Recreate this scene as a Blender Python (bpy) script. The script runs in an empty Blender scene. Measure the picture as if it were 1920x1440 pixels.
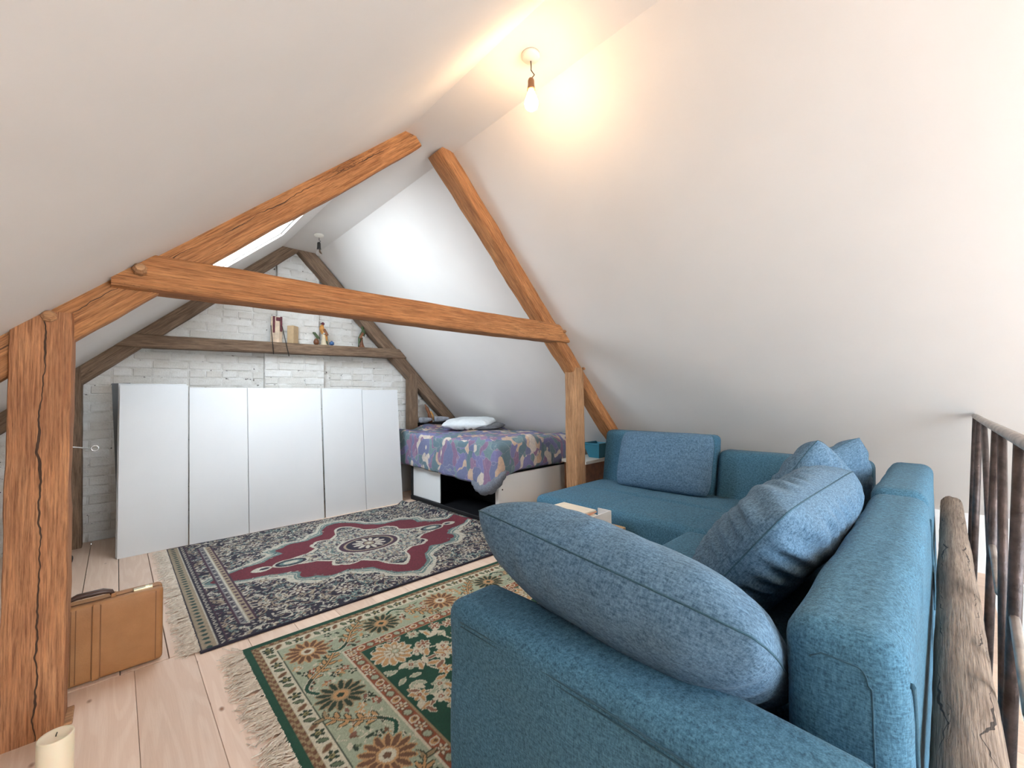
import bpy, bmesh, math, random
import numpy as np
from mathutils import Vector, Matrix, noise

# ------------------------------------------------------------------ camera, world, lights, exposure
scene = bpy.context.scene
C = scene.collection
R_ = math.radians
FPX, CX, CY, H = 775.0, 960.0, 720.0, 1.15
def cam_axes(yaw, pitch, roll):
    fw = np.array([math.sin(yaw)*math.cos(pitch), math.cos(yaw)*math.cos(pitch), math.sin(pitch)])
    r = np.array([math.cos(yaw), -math.sin(yaw), 0.0]); u = np.cross(r, fw)
    r2 = r*math.cos(roll) + u*math.sin(roll); u2 = np.cross(r2, fw)
    return np.array([r2, u2, -fw]).T
RM = cam_axes(R_(43.76), R_(1.84), R_(-0.73))
cam_data = bpy.data.cameras.new('camera')
cam_data.sensor_fit = 'HORIZONTAL'; cam_data.sensor_width = 36.0
cam_data.lens = 36.0*FPX/1920.0
cam_data.clip_start = 0.02; cam_data.clip_end = 100
cam = bpy.data.objects.new('camera', cam_data); C.objects.link(cam)
m4 = Matrix.Identity(4)
for i in range(3):
    for j in range(3): m4[i][j] = RM[i, j]
m4.translation = (0, 0, H)
cam.matrix_world = m4
scene.camera = cam
# a pixel gives a direction; the distance comes from the plane that the thing touches
def ray(p): return RM @ np.array([(p[0]-CX)/FPX, -(p[1]-CY)/FPX, -1.0])
def onz(p, z=0.0): d = ray(p); return np.array([0, 0, H]) + d*(z-H)/d[2]
def ony(p, y): d = ray(p); return np.array([0, 0, H]) + d*y/d[1]
def onx(p, x): d = ray(p); return np.array([0, 0, H]) + d*x/d[0]

world = bpy.data.worlds.new('sky'); scene.world = world; world.use_nodes = True
bg = world.node_tree.nodes['Background']
bg.inputs[0].default_value = (0.76, 0.89, 1.0, 1); bg.inputs[1].default_value = 10.0
vs = scene.view_settings
vs.view_transform = 'Standard'; vs.look = 'None'; vs.gamma = 1.0; vs.use_curve_mapping = False
vs.exposure = 1.10
try:
    scene.cycles.use_denoising = True; scene.cycles.max_bounces = 6; scene.cycles.diffuse_bounces = 3
    scene.cycles.caustics_reflective = False; scene.cycles.caustics_refractive = False
    scene.cycles.sample_clamp_indirect = 8.0
    scene.cycles.use_adaptive_sampling = True; scene.cycles.adaptive_threshold = 0.06
except Exception: pass
BULB_EMIT = 62.0

def portal(name, center, ax, ay, sx, sy):
    """window portal: guides the sampling of the sky through an opening; gives off no light of its own"""
    l = bpy.data.lights.new(name, 'AREA'); l.shape = 'RECTANGLE'; l.size = sx; l.size_y = sy
    l.cycles.is_portal = True
    o = bpy.data.objects.new(name, l); C.objects.link(o)
    ax = Vector(ax).normalized(); ay = Vector(ay).normalized(); az = ax.cross(ay)
    m = Matrix((ax, ay, az)).transposed().to_4x4(); m.translation = center; o.matrix_world = m
    return o

rnd = random.Random(7)
nrng = np.random.default_rng(11)

# ------------------------------------------------------------------ node materials
class NT:
    def __init__(s, name):
        s.m = bpy.data.materials.new(name); s.m.use_nodes = True
        s.t = s.m.node_tree; s.b = s.t.nodes['Principled BSDF']
    def n(s, typ, **kw):
        nd = s.t.nodes.new(typ)
        for k, v in kw.items():
            if k in nd.inputs: nd.inputs[k].default_value = v
            else: setattr(nd, k, v)
        return nd
    def l(s, a, b): s.t.links.new(a, b)
    def coord(s, kind='Object', scale=(1, 1, 1), loc=None):
        tc = s.n('ShaderNodeTexCoord'); mp = s.n('ShaderNodeMapping'); s.l(tc.outputs[kind], mp.inputs[0])
        mp.inputs['Scale'].default_value = scale
        if loc is not None: mp.inputs['Location'].default_value = loc
        return mp.outputs[0]
    def noise(s, vec, scale, detail=3, rough=0.55, dist=0.0):
        nd = s.n('ShaderNodeTexNoise'); s.l(vec, nd.inputs['Vector'])
        nd.inputs['Scale'].default_value = scale; nd.inputs['Detail'].default_value = detail
        nd.inputs['Roughness'].default_value = rough; nd.inputs['Distortion'].default_value = dist
        return nd.outputs['Fac']
    def ramp(s, fac, stops, interp='LINEAR'):
        nd = s.n('ShaderNodeValToRGB'); s.l(fac, nd.inputs[0]); cr = nd.color_ramp; cr.interpolation = interp
        while len(cr.elements) < len(stops): cr.elements.new(0.5)
        for e, (p, c) in zip(cr.elements, stops):
            e.position = p; e.color = (*c, 1) if len(c) == 3 else c
        return nd.outputs[0]
    def mix(s, fac, a, b, mode='MIX'):
        nd = s.n('ShaderNodeMix'); nd.data_type = 'RGBA'; nd.blend_type = mode
        for k, v in ((0, fac), (6, a), (7, b)):
            if isinstance(v, (int, float)): nd.inputs[k].default_value = v
            elif isinstance(v, tuple): nd.inputs[k].default_value = (*v, 1) if len(v) == 3 else v
            else: s.l(v, nd.inputs[k])
        return nd.outputs[2]
    def math(s, op, a, b=0.0):
        nd = s.n('ShaderNodeMath'); nd.operation = op
        for k, v in ((0, a), (1, b)):
            if isinstance(v, (int, float)): nd.inputs[k].default_value = v
            else: s.l(v, nd.inputs[k])
        return nd.outputs[0]
    def bump(s, h, strength=0.3, dist=0.01):
        nd = s.n('ShaderNodeBump'); s.l(h, nd.inputs['Height'])
        nd.inputs['Strength'].default_value = strength; nd.inputs['Distance'].default_value = dist
        s.l(nd.outputs[0], s.b.inputs['Normal'])
    def col(s, c):
        if isinstance(c, tuple): s.b.inputs['Base Color'].default_value = (*c, 1)
        else: s.l(c, s.b.inputs['Base Color'])
    def rough(s, r):
        if isinstance(r, (int, float)): s.b.inputs['Roughness'].default_value = r
        else: s.l(r, s.b.inputs['Roughness'])
        return s

M = {}
def simple(name, c, rough=0.6, metal=0.0, bump=0.0, bscale=60, var=0.0):
    k = NT(name); v = k.coord()
    if var > 0:
        f = k.noise(v, bscale*0.3, 3)
        k.col(k.ramp(f, [(0.3, tuple(x*(1-var) for x in c)), (0.7, tuple(min(1, x*(1+var)) for x in c))]))
    else: k.col(c)
    k.rough(rough); k.b.inputs['Metallic'].default_value = metal
    if bump > 0: k.bump(k.noise(v, bscale, 4), bump, 0.004)
    M[name] = k.m; return k.m

def plaster(name, c):
    k = NT(name); v = k.coord()
    f = k.noise(v, 2.2, 2, 0.6)
    k.col(k.ramp(f, [(0.3, tuple(x*0.965 for x in c)), (0.7, c)])); k.rough(0.9)
    k.bump(f, 0.4, 0.014)
    M[name] = k.m
plaster('plaster', (0.86, 0.81, 0.765))
plaster('plaster_white', (0.86, 0.86, 0.85))

def timber(name, dark, mid, light, grain=1.0, crack=(0.055, 0.024, 0.011), split=None, splitcut=0.2):
    k = NT(name); oi = k.n('ShaderNodeObjectInfo')
    tc = k.n('ShaderNodeTexCoord'); ad = k.n('ShaderNodeVectorMath'); ad.operation = 'ADD'
    k.l(tc.outputs['Object'], ad.inputs[0]); k.l(oi.outputs['Random'], ad.inputs[1])
    def mp(sc):
        q = k.n('ShaderNodeMapping'); k.l(ad.outputs[0], q.inputs[0]); q.inputs['Scale'].default_value = sc; return q.outputs[0]
    g = k.noise(mp((1.6, 26, 26)), 3.2*grain, 6, 0.65, 0.5)
    big = k.noise(mp((1.1, 4, 4)), 2.2, 4, 0.6)
    fine = k.noise(mp((6, 60, 60)), 5, 4, 0.7)
    hair = k.noise(mp((2.2, 70, 70)), 3.0, 3, 0.7)
    base = k.ramp(g, [(0.30, dark), (0.47, mid), (0.66, light)])
    base = k.mix(0.42, base, k.ramp(big, [(0.3, dark), (0.5, mid), (0.72, light)]))
    base = k.mix(k.ramp(fine, [(0.5, (0, 0, 0)), (0.8, (0.5, 0.5, 0.5))]), base, tuple(x*0.55 for x in mid))
    base = k.mix(1.0, base, k.ramp(hair, [(0.34, (0.55, 0.50, 0.46)), (0.5, (0.95, 0.95, 0.95)), (0.66, (1.22, 1.20, 1.16))]), 'MULTIPLY')
    wv = k.noise(mp((1.0, 11, 11)), 2.6, 5, 0.6, 0.9)
    ck = k.ramp(k.math('ABSOLUTE', k.math('SUBTRACT', wv, 0.5)), [(0.0, (1, 1, 1)), (0.012, (0, 0, 0))])
    msk = k.ramp(k.noise(mp((0.9, 3, 3)), 2.0, 2), [(0.56, (0, 0, 0)), (0.66, (1, 1, 1))])
    cf = k.mix(1.0, ck, msk, 'MULTIPLY')
    if split is not None:
        sp = k.n('ShaderNodeSeparateXYZ'); k.l(tc.outputs['Object'], sp.inputs[0])
        wob = k.math('MULTIPLY', k.math('SUBTRACT', k.noise(mp((2.2, 0.0, 0.0)), 1.3, 4, 0.65), 0.5), 0.075)
        dd = k.math('ABSOLUTE', k.math('SUBTRACT', k.math('SUBTRACT', sp.outputs[2], split), wob))
        lim = k.math('MULTIPLY', k.math('SUBTRACT', k.noise(mp((3.0, 0, 0)), 1.1, 3), splitcut), 0.012)
        s2 = k.math('LESS_THAN', dd, lim)
        cf = k.math('MAXIMUM', cf, s2)
    k.col(k.mix(cf, base, crack)); k.rough(0.75)
    hgt = k.math('SUBTRACT', k.math('ADD', k.math('MULTIPLY', g, 0.8), k.math('MULTIPLY', hair, 0.6)), k.math('MULTIPLY', cf, 0.8))
    k.bump(hgt, 0.55, 0.012)
    M[name] = k.m
timber('timber_orange', (0.23, 0.082, 0.026), (0.44, 0.180, 0.062), (0.60, 0.285, 0.112))
timber('timber_split', (0.23, 0.084, 0.027), (0.43, 0.180, 0.064), (0.59, 0.285, 0.114), split=0.012, splitcut=0.40)
timber('timber_post', (0.25, 0.095, 0.040), (0.43, 0.185, 0.080), (0.58, 0.285, 0.135), split=-0.005, splitcut=0.30)
timber('timber_pale', (0.27, 0.125, 0.052), (0.47, 0.245, 0.115), (0.62, 0.37, 0.20))
timber('timber_grey', (0.105, 0.062, 0.038), (0.22, 0.138, 0.085), (0.34, 0.235, 0.16))
timber('timber_log', (0.12, 0.088, 0.066), (0.235, 0.178, 0.138), (0.36, 0.285, 0.225), 0.8, crack=(0.03, 0.02, 0.015), split=0.034, splitcut=0.46)

def plank_mat(name, a, b, c):
    k = NT(name); oi = k.n('ShaderNodeObjectInfo')
    cm = k.n('ShaderNodeCombineXYZ'); k.l(k.math('MULTIPLY', oi.outputs['Random'], 37.0), cm.inputs[0]); k.l(k.math('MULTIPLY', oi.outputs['Random'], 91.0), cm.inputs[1])
    tc = k.n('ShaderNodeTexCoord'); ad = k.n('ShaderNodeVectorMath'); ad.operation = 'ADD'
    k.l(tc.outputs['Object'], ad.inputs[0]); k.l(cm.outputs[0], ad.inputs[1])
    def mp(sc):
        q = k.n('ShaderNodeMapping'); k.l(ad.outputs[0], q.inputs[0]); q.inputs['Scale'].default_value = sc; return q.outputs[0]
    wob = k.noise(mp((7, 0.55, 1)), 1.25, 2, 0.45, 0.2)
    wv = k.math('SINE', k.math('MULTIPLY', wob, 62.0))
    ring = k.ramp(wv, [(0.0, (0.35, 0.35, 0.35)), (0.35, (0.75, 0.75, 0.75)), (1.0, (1, 1, 1))])
    fine = k.noise(mp((70, 2.5, 1)), 3, 4, 0.65)
    col = k.mix(k.math('ADD', k.math('MULTIPLY', ring, 0.6), 0.38), b, a)
    col = k.mix(k.ramp(fine, [(0.35, (0.3, 0.3, 0.3)), (0.65, (0, 0, 0))]), col, b)
    kn = k.n('ShaderNodeTexVoronoi'); k.l(mp((8.0, 4.4, 1)), kn.inputs['Vector']); kn.inputs['Scale'].default_value = 1.0
    kf = k.ramp(kn.outputs['Distance'], [(0.03, (1, 1, 1)), (0.085, (0, 0, 0))])
    col = k.mix(kf, col, c)
    tint = k.ramp(oi.outputs['Random'], [(0.0, (0.86, 0.84, 0.82)), (0.5, (0.97, 0.95, 0.93)), (1.0, (1, 1, 1))])
    k.col(k.mix(1.0, col, tint, 'MULTIPLY')); k.rough(0.42)
    k.bump(k.math('SUBTRACT', fine, k.math('MULTIPLY', kf, 0.5)), 0.12, 0.004)
    M[name] = k.m
plank_mat('pine', (0.90, 0.70, 0.56), (0.76, 0.53, 0.39), (0.30, 0.13, 0.06))

def fabric(name, dark, light, scale=900, bump=0.5, streak=True):
    k = NT(name); v = k.coord()
    a = k.noise(k.coord(scale=(1, 1, 0.35)), scale*0.55, 2, 0.7)
    b = k.noise(k.coord(scale=(0.3, 0.3, 1)), scale*0.55, 2, 0.7)
    w = k.math('ADD', k.math('MULTIPLY', a, 0.5), k.math('MULTIPLY', b, 0.5))
    c = k.ramp(w, [(0.36, dark), (0.64, light)])
    big = k.noise(v, 5, 3)
    c = k.mix(k.math('MULTIPLY', big, 0.25), c, dark)
    k.col(c); k.rough(0.92); k.bump(w, bump, 0.003)
    try:
        k.b.inputs['Sheen Weight'].default_value = 0.04; k.b.inputs['Sheen Roughness'].default_value = 0.5
    except Exception: pass
    M[name] = k.m
fabric('sofa_teal', (0.022, 0.085, 0.140), (0.105, 0.275, 0.410), 520)
fabric('sofa_cushion', (0.038, 0.095, 0.158), (0.168, 0.295, 0.430), 420)
fabric('seam_blue', (0.028, 0.085, 0.13), (0.05, 0.13, 0.18), 500)
fabric('pillow_white', (0.72, 0.76, 0.78), (0.86, 0.89, 0.90), 300, 0.2)
fabric('mattress_grey', (0.10, 0.10, 0.11), (0.20, 0.20, 0.21), 300, 0.2)
fabric('quilt_lining', (0.11, 0.12, 0.15), (0.22, 0.24, 0.28), 300, 0.3)
fabric('fringe_cream', (0.50, 0.41, 0.32), (0.84, 0.76, 0.65), 260, 0.3)

def brick_mat():
    k = NT('brick_whitewash'); v = k.coord()
    oi = k.n('ShaderNodeObjectInfo')
    f = k.noise(v, 14, 5, 0.65); g = k.noise(v, 70, 4, 0.7)
    c = k.ramp(f, [(0.22, (0.62, 0.575, 0.52)), (0.42, (0.80, 0.775, 0.735)), (0.7, (0.87, 0.855, 0.825))])
    t = k.ramp(oi.outputs['Random'], [(0, (0.88, 0.86, 0.83)), (1, (1, 1, 1))])
    k.col(k.mix(1.0, c, t, 'MULTIPLY')); k.rough(0.85)
    k.bump(k.math('ADD', k.math('MULTIPLY', f, 1.0), k.math('MULTIPLY', g, 0.35)), 0.8, 0.012)
    M['brick_whitewash'] = k.m
    k = NT('mortar_whitewash'); v = k.coord(); f = k.noise(v, 9, 5, 0.7); h = k.noise(v, 26, 3, 0.6)
    c = k.ramp(f, [(0.3, (0.56, 0.52, 0.46)), (0.6, (0.82, 0.80, 0.765))])
    c = k.mix(k.ramp(h, [(0.30, (1, 1, 1)), (0.36, (0, 0, 0))]), c, (0.10, 0.085, 0.07))
    k.col(c); k.rough(0.9); k.bump(f, 0.7, 0.02); M['mortar_whitewash'] = k.m
brick_mat()

def duvet_mat():
    k = NT('duvet_print'); v0 = k.coord(scale=(1.1, 0.85, 0.75))
    nz = k.n('ShaderNodeTexNoise'); k.l(v0, nz.inputs['Vector']); nz.inputs['Scale'].default_value = 4.5; nz.inputs['Detail'].default_value = 2
    sc = k.n('ShaderNodeVectorMath'); sc.operation = 'MULTIPLY_ADD'; k.l(nz.outputs['Color'], sc.inputs[0]); sc.inputs[1].default_value = (0.48,)*3; k.l(v0, sc.inputs[2])
    vo = k.n('ShaderNodeTexVoronoi'); vo.feature = 'F1'; k.l(sc.outputs[0], vo.inputs['Vector']); vo.inputs['Scale'].default_value = 11.5
    sep = k.n('ShaderNodeSeparateColor'); k.l(vo.outputs['Color'], sep.inputs[0])
    c = k.ramp(sep.outputs[0], [(0.0, (0.165, 0.18, 0.30)), (0.17, (0.25, 0.15, 0.24)), (0.31, (0.58, 0.41, 0.30)), (0.42, (0.13, 0.20, 0.23)),
                                (0.56, (0.20, 0.19, 0.36)), (0.69, (0.62, 0.53, 0.45)), (0.78, (0.17, 0.25, 0.26)), (0.89, (0.30, 0.18, 0.27))], 'CONSTANT')
    ve = k.n('ShaderNodeTexVoronoi'); ve.feature = 'DISTANCE_TO_EDGE'; k.l(sc.outputs[0], ve.inputs['Vector']); ve.inputs['Scale'].default_value = 11.5
    ed = k.ramp(ve.outputs['Distance'], [(0.02, (1, 1, 1)), (0.05, (0, 0, 0))])
    c = k.mix(k.math('MULTIPLY', ed, 0.28), c, (0.50, 0.46, 0.46))
    f = k.noise(v0, 60, 4, 0.7); c = k.mix(k.ramp(f, [(0.45, (0, 0, 0)), (0.7, (0.35, 0.35, 0.35))]), c, (0.10, 0.11, 0.19))
    k.col(c); k.rough(0.9); k.bump(k.noise(v0, 11, 4, 0.6), 0.35, 0.02); M['duvet_print'] = k.m
duvet_mat()

def attr_mat(name, bscale=420):
    k = NT(name); a = k.n('ShaderNodeVertexColor'); a.layer_name = 'pattern'
    v = k.coord(); f = k.noise(v, bscale, 3, 0.7)
    c = k.mix(k.ramp(f, [(0.35, (0.35, 0.35, 0.35)), (0.6, (0, 0, 0))]), a.outputs['Color'], (0.05, 0.045, 0.04))
    k.col(c); k.rough(0.95); k.bump(f, 0.6, 0.006); M[name] = k.m
attr_mat('rug_pile')

def leather():
    k = NT('leather_tan'); v = k.coord(); f = k.noise(v, 160, 4, 0.7); g = k.noise(v, 6, 3)
    k.col(k.mix(k.math('MULTIPLY', f, 0.5), k.ramp(g, [(0.3, (0.36, 0.155, 0.05)), (0.7, (0.50, 0.24, 0.09))]), (0.30, 0.13, 0.045)))
    k.rough(0.5); k.bump(f, 0.3, 0.003); M['leather_tan'] = k.m
leather()
simple('leather_dark', (0.07, 0.035, 0.025), 0.45)
simple('leather_seam', (0.20, 0.085, 0.03), 0.6)
simple('brass', (0.80, 0.72, 0.50), 0.25, 1.0)
simple('steel', (0.55, 0.55, 0.55), 0.35, 0.9)
simple('white_board', (0.70, 0.70, 0.70), 0.38, var=0.02, bscale=6)
simple('white_edge', (0.68, 0.64, 0.58), 0.6)
simple('white_paint', (0.84, 0.84, 0.83), 0.5)
simple('black_board', (0.008, 0.008, 0.010), 0.55)
simple('dark_gap', (0.03, 0.022, 0.018), 0.9)
simple('grey_board', (0.13, 0.14, 0.15), 0.5)
simple('rail_metal', (0.075, 0.058, 0.055), 0.45, 0.55, bump=0.5, bscale=90, var=0.5)
simple('rail_top', (0.36, 0.32, 0.29), 0.4, 0.5, bump=0.4, bscale=70, var=0.35)
simple('wax', (0.86, 0.72, 0.52), 0.55)
M['wax'].node_tree.nodes['Principled BSDF'].inputs['Subsurface Weight'].default_value = 0.15
simple('wick', (0.03, 0.025, 0.02), 0.9)
simple('rose_white', (0.82, 0.78, 0.70), 0.4)
simple('bakelite_brown', (0.22, 0.10, 0.045), 0.35)
simple('bakelite_black', (0.02, 0.018, 0.016), 0.35)
simple('cord_brown', (0.10, 0.06, 0.035), 0.8)
simple('tub_teal', (0.035, 0.21, 0.30), 0.4)
simple('paper_cream', (0.85, 0.76, 0.62), 0.8, var=0.05)
simple('paper_orange', (0.80, 0.42, 0.28), 0.8)
simple('wood_block', (0.60, 0.42, 0.24), 0.6, var=0.12, bscale=40)
simple('wood_brown', (0.20, 0.075, 0.03), 0.5, var=0.3)
simple('wood_cream', (0.72, 0.60, 0.42), 0.6, var=0.1)
simple('carve_orange', (0.55, 0.25, 0.06), 0.5, var=0.35, bscale=80)
simple('carve_green', (0.06, 0.09, 0.035), 0.5, var=0.4, bscale=80)
simple('carve_white', (0.78, 0.74, 0.66), 0.5)
simple('maroon', (0.13, 0.032, 0.042), 0.8, var=0.5, bscale=90)
simple('scroll_cream', (0.72, 0.55, 0.40), 0.8, var=0.2, bscale=50)
simple('blue_glaze', (0.06, 0.14, 0.32), 0.25, var=0.5, bscale=120)
simple('stick_dark', (0.03, 0.022, 0.02), 0.5)
simple('dark_rubber', (0.012, 0.011, 0.012), 0.6)
simple('clutter_grey', (0.35, 0.37, 0.42), 0.5, var=0.4, bscale=60)
k = NT('bulb_lit'); k.col((1, 0.9, 0.7)); k.b.inputs['Emission Color'].default_value = (1.0, 0.66, 0.36, 1); k.b.inputs['Emission Strength'].default_value = BULB_EMIT; M['bulb_lit'] = k.m
k = NT('bulb_lit_strong'); k.col((1, 0.9, 0.7)); k.b.inputs['Emission Color'].default_value = (1.0, 0.66, 0.36, 1); k.b.inputs['Emission Strength'].default_value = BULB_EMIT*5.6; M['bulb_lit_strong'] = k.m
k = NT('bulb_clear'); k.col((1, 1, 1)); k.rough(0.03); k.b.inputs['Transmission Weight'].default_value = 1.0; k.b.inputs['IOR'].default_value = 1.1; M['bulb_clear'] = k.m
k = NT('pane_glass'); tr = k.n('ShaderNodeBsdfTransparent'); gl = k.n('ShaderNodeBsdfGlossy'); gl.inputs['Roughness'].default_value = 0.02
fr = k.n('ShaderNodeFresnel'); fr.inputs['IOR'].default_value = 1.3; ms = k.n('ShaderNodeMixShader')
k.l(k.math('MULTIPLY', fr.outputs[0], 0.2), ms.inputs[0]); k.l(tr.outputs[0], ms.inputs[1]); k.l(gl.outputs[0], ms.inputs[2])
k.l(ms.outputs[0], k.t.nodes['Material Output'].inputs[0]); M['pane_glass'] = k.m

# ------------------------------------------------------------------ object helpers
def link(name, me, mat=None, parent=None, smooth=False):
    o = bpy.data.objects.new(name, me); C.objects.link(o)
    if mat and not me.materials: me.materials.append(M[mat])
    if parent is not None: o.parent = parent
    if smooth:
        for p in me.polygons: p.use_smooth = True
    return o
def pyd(name, v, f):
    me = bpy.data.meshes.new(name); me.from_pydata([tuple(map(float, x)) for x in v], [], f); me.update(); return me
def tag(o, label, cat, group=None):
    o['label'] = label; o['category'] = cat
    if group: o['group'] = group
    return o
def thing(name, label, cat, loc=(0, 0, 0), rot=(0, 0, 0), group=None):
    o = bpy.data.objects.new(name, None); o.empty_display_size = 0.05; C.objects.link(o)
    o.location = loc; o.rotation_euler = rot
    return tag(o, label, cat, group)
def struct(o): o['kind'] = 'structure'; return o

def fix_normals(me):
    bm = bmesh.new(); bm.from_mesh(me); bmesh.ops.recalc_face_normals(bm, faces=bm.faces); bm.to_mesh(me); bm.free(); me.update()
def box_mesh(name, lo, hi, bevel=0.0, seg=2):
    bm = bmesh.new(); bmesh.ops.create_cube(bm, size=1)
    lo = Vector(lo); hi = Vector(hi)
    for v in bm.verts: v.co = Vector([(lo[i]+hi[i])/2 + v.co[i]*(hi[i]-lo[i]) for i in range(3)])
    if bevel > 0: bmesh.ops.bevel(bm, geom=bm.edges[:], offset=bevel, segments=seg, affect='EDGES', profile=0.5)
    me = bpy.data.meshes.new(name); bm.to_mesh(me); bm.free(); return me
def box(name, lo, hi, mat, parent=None, bevel=0.0, seg=2):
    return link(name, box_mesh(name, lo, hi, bevel, seg), mat, parent)
def tube_mesh(name, pts, r, n=8, closed=False):
    pts = [Vector(p) for p in pts]; v = []; f = []; N = len(pts)
    rr = r if isinstance(r, (list, tuple)) else [r]*N
    prev = None
    for i, p in enumerate(pts):
        a = pts[(i-1) % N] if (closed or i > 0) else p; b = pts[(i+1) % N] if (closed or i < N-1) else p
        t = (b-a).normalized()
        if prev is None:
            up = Vector((0, 0, 1)) if abs(t.z) < 0.9 else Vector((1, 0, 0))
        else: up = prev
        s = t.cross(up)
        if s.length < 1e-5: s = t.cross(Vector((0, 1, 0.1)))
        s.normalize(); u = s.cross(t).normalized(); prev = u
        for j in range(n):
            an = 2*math.pi*j/n; v.append(p + (s*math.cos(an)+u*math.sin(an))*rr[i])
    L = N if closed else N-1
    for i in range(L):
        for j in range(n):
            a = i*n+j; b = i*n+(j+1) % n; c = ((i+1) % N)*n+(j+1) % n; d = ((i+1) % N)*n+j
            f.append((a, b, c, d))
    if not closed:
        f.append(tuple(range(n))[::-1]); f.append(tuple(range((N-1)*n, N*n)))
    me = pyd(name, v, f); fix_normals(me); return me
def tube(name, pts, r, mat, parent=None, n=8, closed=False):
    return link(name, tube_mesh(name, pts, r, n, closed), mat, parent, True)
def lathe_mesh(name, prof, n=24):
    v = []; f = []
    for (r, z) in prof:
        for j in range(n): v.append((r*math.cos(2*math.pi*j/n), r*math.sin(2*math.pi*j/n), z))
    for i in range(len(prof)-1):
        for j in range(n): f.append((i*n+j, i*n+(j+1) % n, (i+1)*n+(j+1) % n, (i+1)*n+j))
    f.append(tuple(range(n))[::-1]); f.append(tuple(range((len(prof)-1)*n, len(prof)*n)))
    me = pyd(name, v, f); fix_normals(me); return me
def lathe(name, prof, mat, parent=None, n=24, loc=None):
    o = link(name, lathe_mesh(name, prof, n), mat, parent, True)
    if loc is not None: o.location = loc
    return o

def rbox_mesh(name, sx, sy, sz, r, n=(12, 12, 8), disp=None):
    """rounded box centred at the origin; disp(v, n) -> new position"""
    def ticks(s, k):
        h = s/2; rr = min(r, h*0.98); a = []
        for i in range(4): a.append(-h + rr*(1-math.cos(math.pi/2*i/4)))
        m = np.linspace(-h+rr, h-rr, max(2, k)); a += list(m); a += [-x for x in a[:4][::-1]]
        return a
    T = [ticks(sx, n[0]), ticks(sy, n[1]), ticks(sz, n[2])]
    hs = (sx/2, sy/2, sz/2); idx = {}; V = []; F = []
    def vid(i, j, k_):
        key = (i, j, k_)
        if key in idx: return idx[key]
        p = Vector((T[0][i], T[1][j], T[2][k_]))
        q = Vector([max(-hs[a]+min(r, hs[a]*.98), min(hs[a]-min(r, hs[a]*.98), p[a])) for a in range(3)])
        d = p-q
        nn = d.normalized() if d.length > 1e-9 else Vector((0, 0, 1))
        if d.length > 1e-9: p = q + nn*r
        idx[key] = len(V); V.append((p, nn)); return idx[key]
    A, B, Dn = len(T[0]), len(T[1]), len(T[2])
    for k_ in (0, Dn-1):
        for i in range(A-1):
            for j in range(B-1): F.append((vid(i, j, k_), vid(i+1, j, k_), vid(i+1, j+1, k_), vid(i, j+1, k_)))
    for j in (0, B-1):
        for i in range(A-1):
            for k_ in range(Dn-1): F.append((vid(i, j, k_), vid(i+1, j, k_), vid(i+1, j, k_+1), vid(i, j, k_+1)))
    for i in (0, A-1):
        for j in range(B-1):
            for k_ in range(Dn-1): F.append((vid(i, j, k_), vid(i, j+1, k_), vid(i, j+1, k_+1), vid(i, j, k_+1)))
    P = [disp(p, nn) if disp else p for p, nn in V]
    me = pyd(name, P, F); fix_normals(me); return me
def rbox(name, lo, hi, r, mat, parent=None, n=(12, 12, 8), disp=None):
    lo = Vector(lo); hi = Vector(hi); s = hi-lo
    me = rbox_mesh(name, s.x, s.y, s.z, r, n, disp); o = link(name, me, mat, parent, True)
    o.location = (lo+hi)/2; return o

def beam(name, p0, p1, w, h, mat, label, cat='beam', side=(0, 1, 0), round_=0.012, rough=0.006, seed=0, n=60, group=None, taper=1.0):
    """hewn timber from p0 to p1 (centre line); w across 'side', h across the other; local x runs along the grain"""
    p0 = Vector(p0); p1 = Vector(p1); L = (p1-p0).length
    ax = (p1-p0).normalized(); ay = Vector(side); ay = (ay-ax*ay.dot(ax)).normalized(); az = ax.cross(ay)
    m = Matrix((ax, ay, az)).transposed().to_4x4(); m.translation = (p0+p1)/2
    sec = []
    K = 5
    cs = [(-1, -1), (1, -1), (1, 1), (-1, 1)]
    for q in range(4):
        a = Vector(cs[q]); b = Vector(cs[(q+1) % 4])
        for t in range(K):
            u = t/K; u = 0.5-0.5*math.cos(math.pi*u) if True else u
            p = a.lerp(b, u); sec.append(p)
    V = []; F = []; S = len(sec)
    for i in range(n+1):
        x = -L/2 + L*i/n; tp = 1+(taper-1)*i/n
        for s in sec:
            y = s.x*w/2*tp; z = s.y*h/2*tp
            qy = max(-w/2+round_, min(w/2-round_, y)); qz = max(-h/2+round_, min(h/2-round_, z))
            d = Vector((y-qy, z-qz))
            if d.length > round_: d = d.normalized()*round_; y = qy+d.x; z = qz+d.y
            nv = noise.noise_vector(Vector((x*1.7+seed*7.3, y*5, z*5+seed)))
            n2 = noise.noise_vector(Vector((x*9+seed*3.1, y*16, z*16)))
            V.append((x, y+nv.y*rough+n2.y*rough*0.5, z+nv.z*rough+n2.z*rough*0.5))
    for i in range(n):
        for j in range(S): F.append((i*S+j, i*S+(j+1) % S, (i+1)*S+(j+1) % S, (i+1)*S+j))
    F.append(tuple(range(S))[::-1]); F.append(tuple(range(n*S, n*S+S)))
    me = pyd(name, V, F); fix_normals(me)
    o = link(name, me, mat, None, True)
    md = o.modifiers.new('edges', 'EDGE_SPLIT'); md.split_angle = R_(50)
    o.matrix_world = m
    return tag(o, label, cat, group) if label else o
def child_world(o, parent):
    """parent o without moving it"""
    bpy.context.view_layer.update()
    o.parent = parent; o.matrix_parent_inverse = parent.matrix_world.inverted(); return o

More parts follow.
